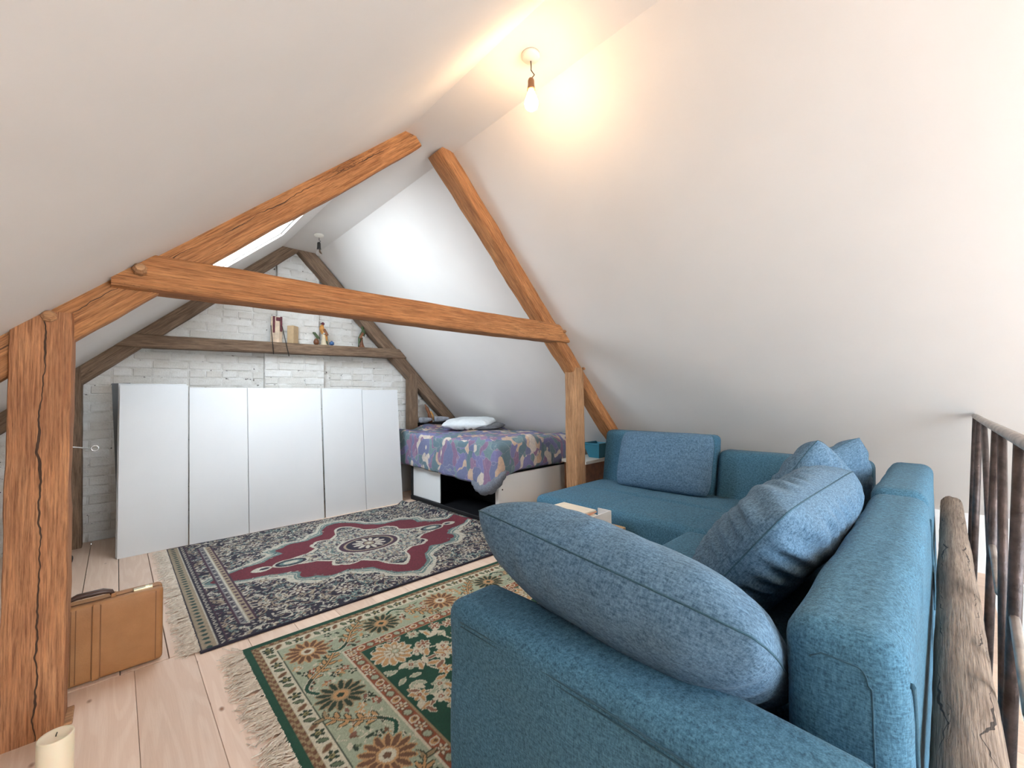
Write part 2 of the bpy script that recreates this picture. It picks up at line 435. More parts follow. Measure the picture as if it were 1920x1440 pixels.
# ------------------------------------------------------------------ the room shell
YT, YF, YW, YR = 2.18, 4.76, 4.93, -3.6          # near truss, far truss, gable wall, wall behind the camera
LA, LB = 1.640, 0.908                            # left slope  z = LA + LB x
RA, RB = 4.3735, -1.0089                         # right slope z = RA + RB x
ZS = 2.770; XS0 = (ZS-LA)/LB; XS1 = (ZS-RA)/RB   # flat strip under the ridge
ZK = 0.366; XKL = (ZK-LA)/LB; XKR = (ZK-RA)/RB   # knee walls
TH = 0.16

def slab_with_hole(name, P, hole, nrm, th, mat):
    """P(u, y): inner surface; hole = (u0, u1, y0, y1); rectangular opening with reveals"""
    us = sorted({0.0, 1.0, *(h for q in hole for h in q[:2])}); ys = sorted({YR, YW, *(h for q in hole for h in q[2:])})
    V = []; F = []; id_ = {}
    def g(a, b, s):
        if (a, b, s) not in id_:
            id_[(a, b, s)] = len(V); p = Vector(P(us[a], ys[b])); V.append(p + (Vector(nrm)*th if s else Vector()))
        return id_[(a, b, s)]
    def is_h(a, b):
        uc = (us[a]+us[a+1])/2; yc = (ys[b]+ys[b+1])/2
        return any(q[0] < uc < q[1] and q[2] < yc < q[3] for q in hole)
    A, B = len(us)-1, len(ys)-1
    for a in range(A):
        for b in range(B):
            if is_h(a, b): continue
            for s in (0, 1): F.append((g(a, b, s), g(a+1, b, s), g(a+1, b+1, s), g(a, b+1, s)))
            for (da, db, e0, e1) in ((-1, 0, (a, b), (a, b+1)), (1, 0, (a+1, b), (a+1, b+1)), (0, -1, (a, b), (a+1, b)), (0, 1, (a, b+1), (a+1, b+1))):
                na, nb = a+da, b+db
                if not (0 <= na < A and 0 <= nb < B) or is_h(na, nb):
                    F.append((g(*e0, 0), g(*e1, 0), g(*e1, 1), g(*e0, 1)))
    me = pyd(name, V, F); fix_normals(me); return struct(link(name, me, mat))

def PL(u, y): x = XKL + (XS0-XKL)*u; return (x, y, LA+LB*x)
def PR(u, y): x = XKR + (XS1-XKR)*u; return (x, y, RA+RB*x)
ul = lambda x: (x-XKL)/(XS0-XKL)
ur = lambda x: (x-XKR)/(XS1-XKR)
nl = Vector((-LB, 0, 1)).normalized(); nr = Vector((-RB, 0, 1)).normalized()
SKY = (0.30, 1.01, 2.88, 3.86)                    # roof window over the bed corner (x0, x1, y0, y1)
SK2 = (-0.35, 0.75, -3.3, -2.0)                  # roof window behind the camera, left slope
wl = slab_with_hole('wall_left', PL, [(ul(SKY[0]), ul(SKY[1]), SKY[2], SKY[3]), (ul(SK2[0]), ul(SK2[1]), SK2[2], SK2[3])], nl, TH, 'plaster')
wr = slab_with_hole('wall_right', PR, [], nr, TH, 'plaster')
struct(box('ceiling', (XS0-0.10, YR, ZS), (XS1+0.10, YW, ZS+TH), 'plaster'))
struct(box('wall_left_knee', (XKL-0.12, YR, -0.02), (XKL, YW, ZK+0.06), 'plaster_white'))
struct(box('baseboard_right', (XKR, YR, -0.02), (XKR+0.12, YW, ZK+0.06), 'plaster_white'))

def roof_window(name, Pf, u0, u1, y0, y1, nrm):
    fr = bpy.data.objects.new(name, None); C.objects.link(fr); struct(fr)
    a, b = Vector(Pf(u0, y0)), Vector(Pf(u1, y0)); du = (b-a).normalized(); off = nrm*0.02
    W = (b-a).length; t = 0.022
    def bar(nm, s0, s1, yy0, yy1):
        V = []
        for h in (0, 0.05):
            for (s, yy) in ((s0, yy0), (s1, yy0), (s1, yy1), (s0, yy1)):
                p = a + du*s + off + nrm*h; p.y = yy; V.append(p)
        F = [(0, 1, 2, 3), (4, 5, 6, 7), (0, 1, 5, 4), (1, 2, 6, 5), (2, 3, 7, 6), (3, 0, 4, 7)]
        me = pyd(nm, V, F); fix_normals(me); return link(nm, me, 'white_paint', fr)
    bar('window_frame', -0.0, t, y0, y1); bar('window_frame', W-t, W, y0, y1)
    bar('window_frame', t, W-t, y0, y0+t); bar('window_frame', t, W-t, y1-t, y1)
    V = []
    for (s, yy) in ((t, y0+t), (W-t, y0+t), (W-t, y1-t), (t, y1-t)):
        p = a+du*s+off+nrm*0.025; p.y = yy; V.append(p)
    link('pane', pyd('pane', V, [(0, 1, 2, 3)]), 'pane_glass', fr)
    c = (Vector(Pf(u0, y0))+Vector(Pf(u1, y1)))/2 + nrm*(TH+0.005)
    ax = du; ay = Vector((0, 1, 0)); az = ax.cross(ay)
    if az.dot(nrm) < 0: ax = -ax; 
    portal('portal', c, ax, ay, W, y1-y0)
    return fr
roof_window('window_1', PL, ul(SKY[0]), ul(SKY[1]), SKY[2], SKY[3], nl)
roof_window('window_2', PL, ul(SK2[0]), ul(SK2[1]), SK2[2], SK2[3], nl)

# wall behind the camera with its gable window
GW = (0.40, 2.50, 0.50, 2.05)
def gable_wall(name, y0, y1, hole, mat):
    V = []; F = []
    out = [(XKL-0.1, -0.02), (XKR+0.1, -0.02), (XKR+0.1, ZK), (XS1, ZS), (XS0, ZS), (XKL-0.1, ZK)]
    bm = bmesh.new()
    if hole:
        x0, x1, z0, z1 = hole
        polys = [[(XKL-0.1, -0.02), (x0, -0.02), (x0, LA+LB*x0), (XKL-0.1, ZK)],
                 [(x1, -0.02), (XKR+0.1, -0.02), (XKR+0.1, ZK), (x1, RA+RB*x1)],
                 [(x0, -0.02), (x1, -0.02), (x1, z0), (x0, z0)],
                 [(x0, z1), (x1, z1), (x1, RA+RB*x1), (XS1, ZS), (XS0, ZS), (x0, LA+LB*x0)]]
    else: polys = [out]
    for P in polys:
        b0 = [bm.verts.new((x, y0, z)) for x, z in P]; b1 = [bm.verts.new((x, y1, z)) for x, z in P]
        bm.faces.new(b0); bm.faces.new(b1[::-1])
        for i in range(len(P)): bm.faces.new((b0[i], b0[(i+1) % len(P)], b1[(i+1) % len(P)], b1[i]))
    bmesh.ops.recalc_face_normals(bm, faces=bm.faces)
    me = bpy.data.meshes.new(name); bm.to_mesh(me); bm.free()
    return struct(link(name, me, mat))
gable_wall('wall_front', YR-0.15, YR, GW, 'plaster')
w3 = bpy.data.objects.new('window_3', None); C.objects.link(w3); struct(w3)
for (a, b) in (((GW[0], GW[2]), (GW[1], GW[2]+0.05)), ((GW[0], GW[3]-0.05), (GW[1], GW[3])), ((GW[0], GW[2]+0.05), (GW[0]+0.05, GW[3]-0.05)),
               ((GW[1]-0.05, GW[2]+0.05), (GW[1], GW[3]-0.05)), ((1.425, GW[2]+0.05), (1.475, GW[3]-0.05))):
    box('window_frame', (a[0], YR-0.10, a[1]), (b[0], YR-0.05, b[1]), 'white_paint', w3)
box('pane', (GW[0]+0.05, YR-0.078, GW[2]+0.05), (GW[1]-0.05, YR-0.074, GW[3]-0.05), 'pane_glass', w3)
portal('portal', ((GW[0]+GW[1])/2, YR-0.16, (GW[2]+GW[3])/2), (-1, 0, 0), (0, 0, 1), GW[1]-GW[0], GW[3]-GW[2])

# floor: dark sub-floor, pine planks one by one, stairwell beside the railing
SWX0, SWX1, SWY0, SWY1 = 0.85, 3.97, -1.15, -0.155
def floor_base():
    bm = bmesh.new()
    for (x0, x1, y0, y1) in ((XKL-.1, XKR+.1, SWY1, YW), (XKL-.1, SWX0, YR, SWY1), (SWX0, XKR+.1, YR, SWY0)):
        lo = (x0, y0, -0.10); hi = (x1, y1, -0.025)
        r = bmesh.ops.create_cube(bm, size=1)['verts']
        for v in r: v.co = Vector([(lo[i]+hi[i])/2+v.co[i]*(hi[i]-lo[i]) for i in range(3)])
    me = bpy.data.meshes.new('floor'); bm.to_mesh(me); bm.free()
    return struct(link('floor', me, 'dark_gap'))
floor = floor_base()
g = 0.0035
def plank(x0, x1, y0, y1):
    o = link('plank', box_mesh('plank', (-(x1-x0)/2, -(y1-y0)/2, -0.025), ((x1-x0)/2, (y1-y0)/2, 0), 0.0012, 1), 'pine', floor)
    o.location = ((x0+x1)/2, (y0+y1)/2, 0.0)
xs_far = [XKL + 0.0]
x = -0.133 - 0.16*8
xs_far = [x + 0.16*i for i in range(0, 36)]
xs_near = [0.071 - 0.202*8 + 0.202*i for i in range(0, 29)]
YJ = 2.44
for i in range(len(xs_far)-1):
    a, b = max(xs_far[i], XKL), min(xs_far[i+1], XKR)
    if b-a > 0.02: plank(a+g/2, b-g/2, YJ+0.002, YW)
for i in range(len(xs_near)-1):
    a, b = max(xs_near[i], XKL), min(xs_near[i+1], XKR)
    if b-a < 0.02: continue
    plank(a+0.0006, b-0.0006, SWY1, YJ-0.002)
    if b < SWX0 or a > SWX1: plank(a+g/2, b-g/2, YR, SWY1-0.003)
    else: plank(a+g/2, b-g/2, YR, SWY0)
# stairwell shaft
def shaft():
    bm = bmesh.new(); zt, zb = -0.03, -2.5
    def q(*p): bm.faces.new([bm.verts.new(v) for v in p])
    x0, x1, y0, y1 = SWX0, SWX1, SWY0, SWY1
    q((x0, y1, zt), (x1, y1, zt), (x1, y1, zb), (x0, y1, zb)); q((x0, y0, zt), (x1, y0, zt), (x1, y0, zb), (x0, y0, zb))
    q((x0, y0, zt), (x0, y1, zt), (x0, y1, zb), (x0, y0, zb)); q((x1, y0, zt), (x1, y1, zt), (x1, y1, zb), (x1, y0, zb))
    q((x0, y0, zb), (x1, y0, zb), (x1, y1, zb), (x0, y1, zb))
    me = bpy.data.meshes.new('wall_stairwell'); bm.to_mesh(me); bm.free()
    return struct(link('wall_stairwell', me, 'plaster_white'))
shaft()

# gable wall with whitewashed bricks
wb = gable_wall('wall_back', YW, YW+0.15, None, 'mortar_whitewash')
def brick_variant(w, h, d, seed):
    bm = bmesh.new(); bmesh.ops.create_cube(bm, size=1)
    for v in bm.verts:
        j = noise.noise_vector(v.co*3+Vector((seed*5.1, seed, 0)))
        v.co = Vector((v.co.x*w, v.co.y*d, v.co.z*h)) + Vector((j.x*0.004, j.y*0.002, j.z*0.004))
    bmesh.ops.bevel(bm, geom=bm.edges[:], offset=0.005, segments=1, affect='EDGES')
    me = bpy.data.meshes.new('brick'); bm.to_mesh(me); bm.free(); me.materials.append(M['brick_whitewash'])
    for p in me.polygons: p.use_smooth = False
    return me
BV = [brick_variant(0.248, 0.066, 0.03, s) for s in range(5)]
BH = [brick_variant(0.118, 0.066, 0.03, s+9) for s in range(4)]
def lay_bricks(parent, x0, x1, z0, z1, yface, keep, half_rows=False):
    row = 0; z = z0
    while z < z1:
        off = 0.0 if row % 2 == 0 else -0.13
        x = x0+off
        while x < x1:
            header = (row % 4 == 2)
            w = 0.13 if header else 0.26
            a, b = max(x, x0), min(x+w, x1)
            if b-a > 0.05 and keep((a+b)/2, z+0.035, (b-a)/2):
                full = b-a
                me = rnd.choice(BH if full < 0.19 else BV)
                o = bpy.data.objects.new('brick', me); C.objects.link(o); o.parent = parent
                o.location = ((a+b)/2, yface + rnd.uniform(-0.004, 0.003)+0.011, z+0.035+rnd.uniform(-.002, .002))
                base = 0.118 if full < 0.19 else 0.248
                o.scale = ((full-0.010)/base, 1, rnd.uniform(0.96, 1.03)); o.rotation_euler = (0, rnd.uniform(-.008, .008), 0)
            x += w
        z += 0.0765; row += 1
def roof_ok(x, z, hw): return z+0.04 < LA+LB*(x-hw)+0.03 and z+0.04 < RA+RB*(x+hw)+0.03
def keep_wall(x, z, hw):
    if not roof_ok(x, z, hw): return False
    if 1.10 < x < 1.70 and z < 1.62: return False        # behind the chimney breast
    if 1.20 < x < 1.66 and z > 1.60: return False
    if x < -0.34 or x > 3.5: return False
    if z < 1.12 and 0.20 < x < 2.25: return False        # hidden behind the door panels
    if z < 0.62 and x > 2.25: return False               # hidden behind the bed
    return True
lay_bricks(wb, -0.42, 3.5, 0.0, 2.78, YW, keep_wall)
ch = struct(box('wall_chimney', (1.112, YW-0.055, 0.0), (1.705, YW+0.02, 1.655), 'mortar_whitewash'))
lay_bricks(ch, 1.107, 1.710, 1.09, 1.655, YW-0.055, lambda x, z, h: True)
ch2 = struct(box('wall_chimney_upper', (1.225, YW-0.055, 1.655), (1.650, YW+0.02, 2.76), 'mortar_whitewash'))
lay_bricks(ch2, 1.220, 1.655, 1.66, 2.74, YW-0.055, roof_ok)

# ------------------------------------------------------------------ timber frame, near truss
def on_front(p, y): return Vector(ony(p, y))
up = Vector((0, 0, 1))
# left post
pl = beam('timber_post', (-0.192, YT+0.09, 0), (-0.192, YT+0.09, LA+LB*(-0.192)+0.01), 0.18, 0.150, 'timber_post',
          'thick reddish-brown timber post with a long split, at the left beside the briefcase', 'post', seed=1, rough=0.007, n=70)
# the left rafter, under the slope
def rafter_pts(A, B, yc, drop):
    d = (B-A).normalized(); n = Vector((d.z, 0, -d.x)); n = n if n.z < 0 else -n
    q = n*drop; return (A+q+Vector((0, yc, 0)), B+q+Vector((0, yc, 0)))
A = Vector((-0.95, 0, LA+LB*-0.95)); B = Vector((1.285, 0, LA+LB*1.285))
p0, p1 = rafter_pts(A, B, YT+0.058, 0.046)
beam('timber_rafter', p0, p1, 0.07, 0.134, 'timber_split', 'orange-brown hewn rafter under the left roof slope, nearest the camera', 'rafter', seed=2, rough=0.008, n=90)
A = Vector((1.545, 0, RA+RB*1.545)); B = Vector((3.97, 0, RA+RB*3.97))
p0, p1 = rafter_pts(A, B, YT+0.085, 0.036)
beam('timber_rafter', p0, p1, 0.15, 0.115, 'timber_orange', 'orange-brown hewn rafter on the right roof slope, running down behind the sofa', 'rafter', seed=3, rough=0.012, n=90, round_=0.03)
# collar beam, lapped onto the front of both rafters
cb = beam('collar_beam', (-0.02, YT+0.035, 1.664), (2.735, YT+0.035, 1.669), 0.13, 0.142, 'timber_orange',
          'orange-brown horizontal collar beam between the two nearest rafters', 'beam', seed=4, rough=0.006, n=110, round_=0.014)
def peg(parent, c, r, l):
    me = tube_mesh('peg', [(0, 0, 0), (0, -l*0.6, 0.003), (0, -l, 0.006)], [r, r*0.95, r*0.6], 7)
    o = link('peg', me, 'timber_pale'); o.location = c; child_world(o, parent); return o
peg(cb, ony((262, 508), YT-0.02)+np.array([0, 0.0, 0]), 0.024, 0.045)
peg(cb, ony((1056, 622), YT-0.02), 0.016, 0.03)
peg(pl, (-0.175, YT+0.005, 1.455), 0.022, 0.03)
# right post
pr = beam('timber_post', (2.908, YT+0.065, 0), (2.908, YT+0.065, 1.40), 0.125, 0.125, 'timber_pale',
          'pale orange timber post rising behind the sofa end, in front of the bed', 'post', seed=5, rough=0.006, n=60, round_=0.016)
peg(pr, (2.955, YT+0.0, 1.395), 0.016, 0.02)

# far truss against the gable
fl0 = ony((149, 1000), YF+0.06); 
beam('timber_post', (-0.245, YF+0.07, 0), (-0.262, YF+0.07, 1.44), 0.14, 0.125, 'timber_grey',
     'dark grey-brown timber post in the far left corner against the brick gable', 'post', seed=6, rough=0.006)
A = Vector((-0.95, 0, LA+LB*-0.95)); B = Vector((1.36, 0, LA+LB*1.36))
p0, p1 = rafter_pts(A, B, YF+0.07, 0.052)
beam('timber_rafter', p0, p1, 0.13, 0.135, 'timber_grey', 'grey-brown rafter at the far gable, left side', 'rafter', seed=7, rough=0.005)
A = Vector((1.50, 0, RA+RB*1.50)); B = Vector((3.85, 0, RA+RB*3.85))
p0, p1 = rafter_pts(A, B, YF+0.07, 0.075)
beam('timber_rafter', p0, p1, 0.13, 0.135, 'timber_grey', 'grey-brown rafter at the far gable, right side above the bed head', 'rafter', seed=8, rough=0.005)
beam('collar_beam', (-0.02, YF+0.045, 1.672), (2.68, YF+0.045, 1.722), 0.13, 0.112, 'timber_grey',
     'grey-brown horizontal collar beam at the far gable carrying small ornaments', 'beam', seed=9, rough=0.004)
beam('timber_post', (2.795, YF+0.06, 0), (2.795, YF+0.06, 1.47), 0.12, 0.125, 'timber_grey',
     'grey-brown timber post at the far gable beside the bed head', 'post', seed=10, rough=0.005)

# ------------------------------------------------------------------ sofa
ZSEAT, ZBACK, ZARM = 0.42, 0.74, 0.58
sofa = thing('corner_sofa', 'blue-teal fabric corner sofa with chaise, arm and low backs', 'sofa', (1.6, 0.6, 0.012))
def sofa_part(name, lo, hi, r, n=(16, 16, 8), disp=None, mat='sofa_teal'):
    o = rbox(name, lo, hi, r, mat, None, n, disp); child_world(o, sofa); return o
def seat_disp(lo, hi, xs, ys, crown=0.012, depth=0.011):
    cx_, cy_ = (lo[0]+hi[0])/2, (lo[1]+hi[1])/2; hz = (hi[2]-lo[2])/2; hx = (hi[0]-lo[0])/2; hy = (hi[1]-lo[1])/2
    def f(p, nn):
        if p.z < hz*0.55: return p
        q = p.copy(); X = p.x+cx_; Y = p.y+cy_
        w = max(0, 1-(p.x/hx)**4)*max(0, 1-(p.y/hy)**4)
        dz = crown*w
        for a in xs: dz -= depth*w*math.exp(-((X-a)/0.016)**2)
        for a in ys: dz -= depth*w*math.exp(-((Y-a)/0.016)**2)
        dz += 0.004*w*noise.noise(Vector((X*6, Y*6, 1.3)))
        q.z += dz*min(1, max(0, (p.z-hz*0.55)/(hz*0.4))); return q
    return f
# chaise seat (far part) and near seat
lo, hi = (2.27, 0.26, 0.05), (3.16, 2.145, ZSEAT)
chs = sofa_part('seat', lo, hi, 0.045, (44, 70, 5), seat_disp(lo, hi, (2.72,), (0.98, 1.55)))
lo, hi = (0.865, 0.24, 0.05), (2.262, 1.0, ZSEAT)
sofa_part('seat', lo, hi, 0.045, (56, 40, 5), seat_disp(lo, hi, (1.56,), (0.62,)))
# low arm at the camera side, a little swollen
def arm_disp(p, nn):
    q = p.copy(); t = (p.y+0.45)/0.9
    q.z += 0.010*math.sin(math.pi*min(1, max(0, t))) if p.z > 0.15 else 0
    q.x += (0.008*noise.noise(Vector((p.y*4, p.z*5, 2)))) ; return q
arm = sofa_part('armrest', (0.685, 0.065, 0.05), (0.872, 1.005, ZARM), 0.042, (6, 30, 14), arm_disp)
# long back beside the railing, the corner block behind it, and the two backs under the slope
def back_disp(p, nn):
    q = p.copy()
    if p.z > 0.2: q.y += 0.006*noise.noise(Vector((p.x*5, p.z*4, 7))); q.z += 0.005*noise.noise(Vector((p.x*4, p.y*6, 3)))
    return q
bk = sofa_part('backrest', (0.905, 0.052, 0.05), (2.30, 0.228, ZBACK), 0.05, (40, 6, 14), back_disp)
bc = sofa_part('backrest', (2.31, 0.056, 0.05), (3.28, 0.234, ZBACK+0.012), 0.05, (26, 6, 14), back_disp)
def leaning_box(name, lo, hi, r, shift, n=(8, 20, 14)):
    lo = Vector(lo); hi = Vector(hi); hz = (hi.z-lo.z)
    def f(p, nn):
        q = p.copy(); q.x += shift*(p.z+hz/2)/hz + 0.004*noise.noise(Vector((p.y*5, p.z*5, 4))); return q
    return sofa_part(name, lo, hi, r, n, f)
leaning_box('backrest', (3.075, 0.30, 0.30), (3.245, 1.165, ZBACK), 0.045, 0.13)
leaning_box('backrest', (3.105, 1.175, 0.30), (3.245, 2.135, 0.845), 0.045, 0.10)
for (x_, y_) in ((0.76, 0.12), (0.76, 0.93), (2.1, 0.12), (2.35, 2.05), (3.08, 2.05), (3.08, 0.35)):
    child_world(box('foot', (x_-0.03, y_-0.03, 0.010), (x_+0.03, y_+0.03, 0.058), 'black_board'), sofa)
def seam(pts, r=0.0032, parent=sofa, mat='seam_blue'):
    o = tube('seam', pts, r, mat, None, 6); child_world(o, parent); return o
def rounded_rect(c, a, b, ha, hb, r, n=5):
    """outline in the plane spanned by the unit vectors a, b"""
    P = []
    for (sa, sb, t0) in ((1, 1, 0), (-1, 1, 90), (-1, -1, 180), (1, -1, 270)):
        for i in range(n+1):
            t = R_(t0+90*i/n)
            P.append(Vector(c)+Vector(a)*(sa*(ha-r)+r*math.cos(t))+Vector(b)*(sb*(hb-r)+r*math.sin(t)))
    return P
# double stitching along the outer top edge of the arm, down its front
def arm_seam(off):
    return [(0.6865-0.0008, 0.14+i*0.79/30, ZARM-0.043-off+0.010*math.sin(math.pi*min(1, max(0, (0.14+i*0.77/30-0.075)/0.9)))) for i in range(31)]
seam(arm_seam(0.0), 0.0022); seam(arm_seam(0.011), 0.0018)
# stitching round the end of the long back, and its outer zip
seam([(0.9055, 0.098, 0.35), (0.9055, 0.0975, 0.55), (0.9055, 0.0975, 0.66)]+[(0.9055, 0.1025+0.014*(1-math.cos(R_(a))), 0.665+0.025*math.sin(R_(a))) for a in range(0, 91, 15)]+[(0.9055, 0.165, 0.692), (0.9055, 0.182, 0.68)], 0.0015)
seam([(0.965+0.05*math.sin(R_(a)), 0.0525, 0.52+0.16*math.sin(R_(a))) if False else (0.945+0.03*math.cos(R_(a)), 0.0515, 0.50+0.17*math.sin(R_(a))) for a in range(-75, 91, 15)], 0.005)
seam([(2.21+0.03*math.cos(R_(a)), 0.0515, 0.50+0.17*math.sin(R_(a))) for a in range(-75, 91, 15)], 0.005)

# ------------------------------------------------------------------ loose cushions
def cushion(name, label, center, U, Vv, su, sv, th, seed, mat='sofa_cushion', group=None, pinch=0.10, wr=0.010, cat='cushion', bend=0.0, seamat='seam_blue', n=64, nf=19):
    U = Vector(U).normalized(); Vv = Vector(Vv); Vv = (Vv-U*Vv.dot(U)).normalized(); N = U.cross(Vv)
    root = thing(name, label, cat, center, group=group)
    m = Matrix((U, Vv, N)).transposed()
    root.rotation_euler = m.to_euler()
    ts = [math.sin(math.pi/2*(-1+2*i/n)) for i in range(n+1)]
    V = []; F = []
    def pos(a, b, s):
        ed = max(abs(a), abs(b))
        prof = ((1-abs(a)**3.2)**0.52)*((1-abs(b)**3.2)**0.52) if ed < 1 else 0
        ia = a*(1-pinch*(1-abs(a))*0-pinch*0.55*(b*b)*abs(a)**6*0-0.06*(1-b*b)*abs(a)**4*0)
        x = a*su/2*(1-pinch*(1-b*b)*0.35*abs(a)**8); y = b*sv/2*(1-pinch*(1-a*a)*0.35*abs(b)**8)
        cr = (abs(a)*abs(b))**3
        x *= math.sqrt(1-0.17*b**4); y *= math.sqrt(1-0.17*a**4)
        h = th/2*prof
        # radiating folds near the edges
        ang = math.atan2(b, a)
        fold = wr*(prof**0.35)*(ed**4)*min(1, (1-ed)*9)*math.sin(ang*nf+seed*2+3*noise.noise(Vector((a*2, b*2, seed))))
        soft = 0.35*wr*prof*noise.noise(Vector((a*2.3+seed, b*2.3, s*3)))*2
        z = s*(h+fold+soft) + bend*(a*a-0.3)
        return (x, y, z)
    for s in (1, -1):
        base = len(V)
        for i in range(n+1):
            for j in range(n+1): V.append(pos(ts[i], ts[j], s))
        for i in range(n):
            for j in range(n):
                q = (base+i*(n+1)+j, base+(i+1)*(n+1)+j, base+(i+1)*(n+1)+j+1, base+i*(n+1)+j+1)
                F.append(q if s > 0 else q[::-1])
    me = pyd(name+'_body', V, F)
    bm = bmesh.new(); bm.from_mesh(me); bmesh.ops.remove_doubles(bm, verts=bm.verts, dist=1e-5); bmesh.ops.recalc_face_normals(bm, faces=bm.faces); bm.to_mesh(me); bm.free()
    link('cover', me, mat, root, True)
    edge = []
    K = 26
    for (f0, f1) in (((-1, -1), (1, -1)), ((1, -1), (1, 1)), ((1, 1), (-1, 1)), ((-1, 1), (-1, -1))):
        for i in range(K):
            t = i/K; a = f0[0]+(f1[0]-f0[0])*t; b = f0[1]+(f1[1]-f0[1])*t
            edge.append(pos(a, b, 1))
    tube('seam', edge, 0.0022, seamat, root, 5, True)
    return root
# on the arm, long edge toward the camera
cushion('sofa_cushion', 'large grey-blue cushion leaning over the sofa arm, closest to the camera', (0.960, 0.615, 0.640), (0, -1, -0.105), (-0.80, 0, 0.62), 0.80, 0.50, 0.26, 1)
cushion('sofa_cushion', 'plump creased blue cushion against the long sofa back, second from the camera', (1.72, 0.410, 0.660), (1, -0.02, -0.02), (0, -0.60, 0.80), 1.04, 0.48, 0.27, 2, wr=0.026, nf=29)
cushion('sofa_cushion', 'creased blue cushion with a tall peak, behind the plump one', (2.27, 0.45, 0.655), (0.86, -0.10, -0.42), (0.34, -0.45, 0.80), 0.56, 0.50, 0.20, 3, wr=0.014)
cushion('sofa_cushion', 'pointed blue cushion tucked into the sofa corner', (2.86, 0.44, 0.625), (0.76, -0.48, 0.36), (-0.36, -0.05, 0.88), 0.48, 0.48, 0.19, 4, wr=0.012)
cushion('sofa_cushion', 'smooth flat rectangular blue cushion standing on the chaise under the slope', (3.04, 1.515, 0.645), (0, -1, 0.012), (0.32, 0.02, 0.92), 0.77, 0.47, 0.16, 5, wr=0.006)

# low stool with papers between the seats
st = thing('low_stool', 'low wooden stool in front of the chaise carrying papers', 'stool', (2.06, 1.56, 0.012))
box('seat_board', (-0.17, -0.22, 0.33), (0.15, 0.22, 0.355), 'wood_block', st, 0.004)
for a in (-1, 1):
    for b in (-1, 1): box('leg', (a*0.13-0.018-0.01, b*0.18-0.018, 0), (a*0.13+0.018-0.01, b*0.18+0.018, 0.33), 'wood_block', st, 0.003)
pp = thing('paper_stack', 'small stack of cream and orange papers on the low stool', 'papers', (2.04, 1.63, 0.367))
for i in range(8):
    o = box('sheet', (-0.10, -0.13, i*0.011), (0.10, 0.13, i*0.011+0.009), 'paper_cream' if i not in (3, 6) else 'paper_orange', pp); o.rotation_euler = (0, 0, 0.12*math.sin(i*2.3)); o.location = (0.006*math.sin(i), 0.008*math.cos(i*1.7), 0)
bx = thing('white_folder', 'white cardboard folder standing open beside the papers', 'folder', (2.08, 1.43, 0.367))
box('panel', (-0.11, -0.004, 0), (0.11, 0.004, 0.085), 'white_paint', bx); box('panel', (0.103, 0.004, 0), (0.11, 0.09, 0.085), 'white_paint', bx)

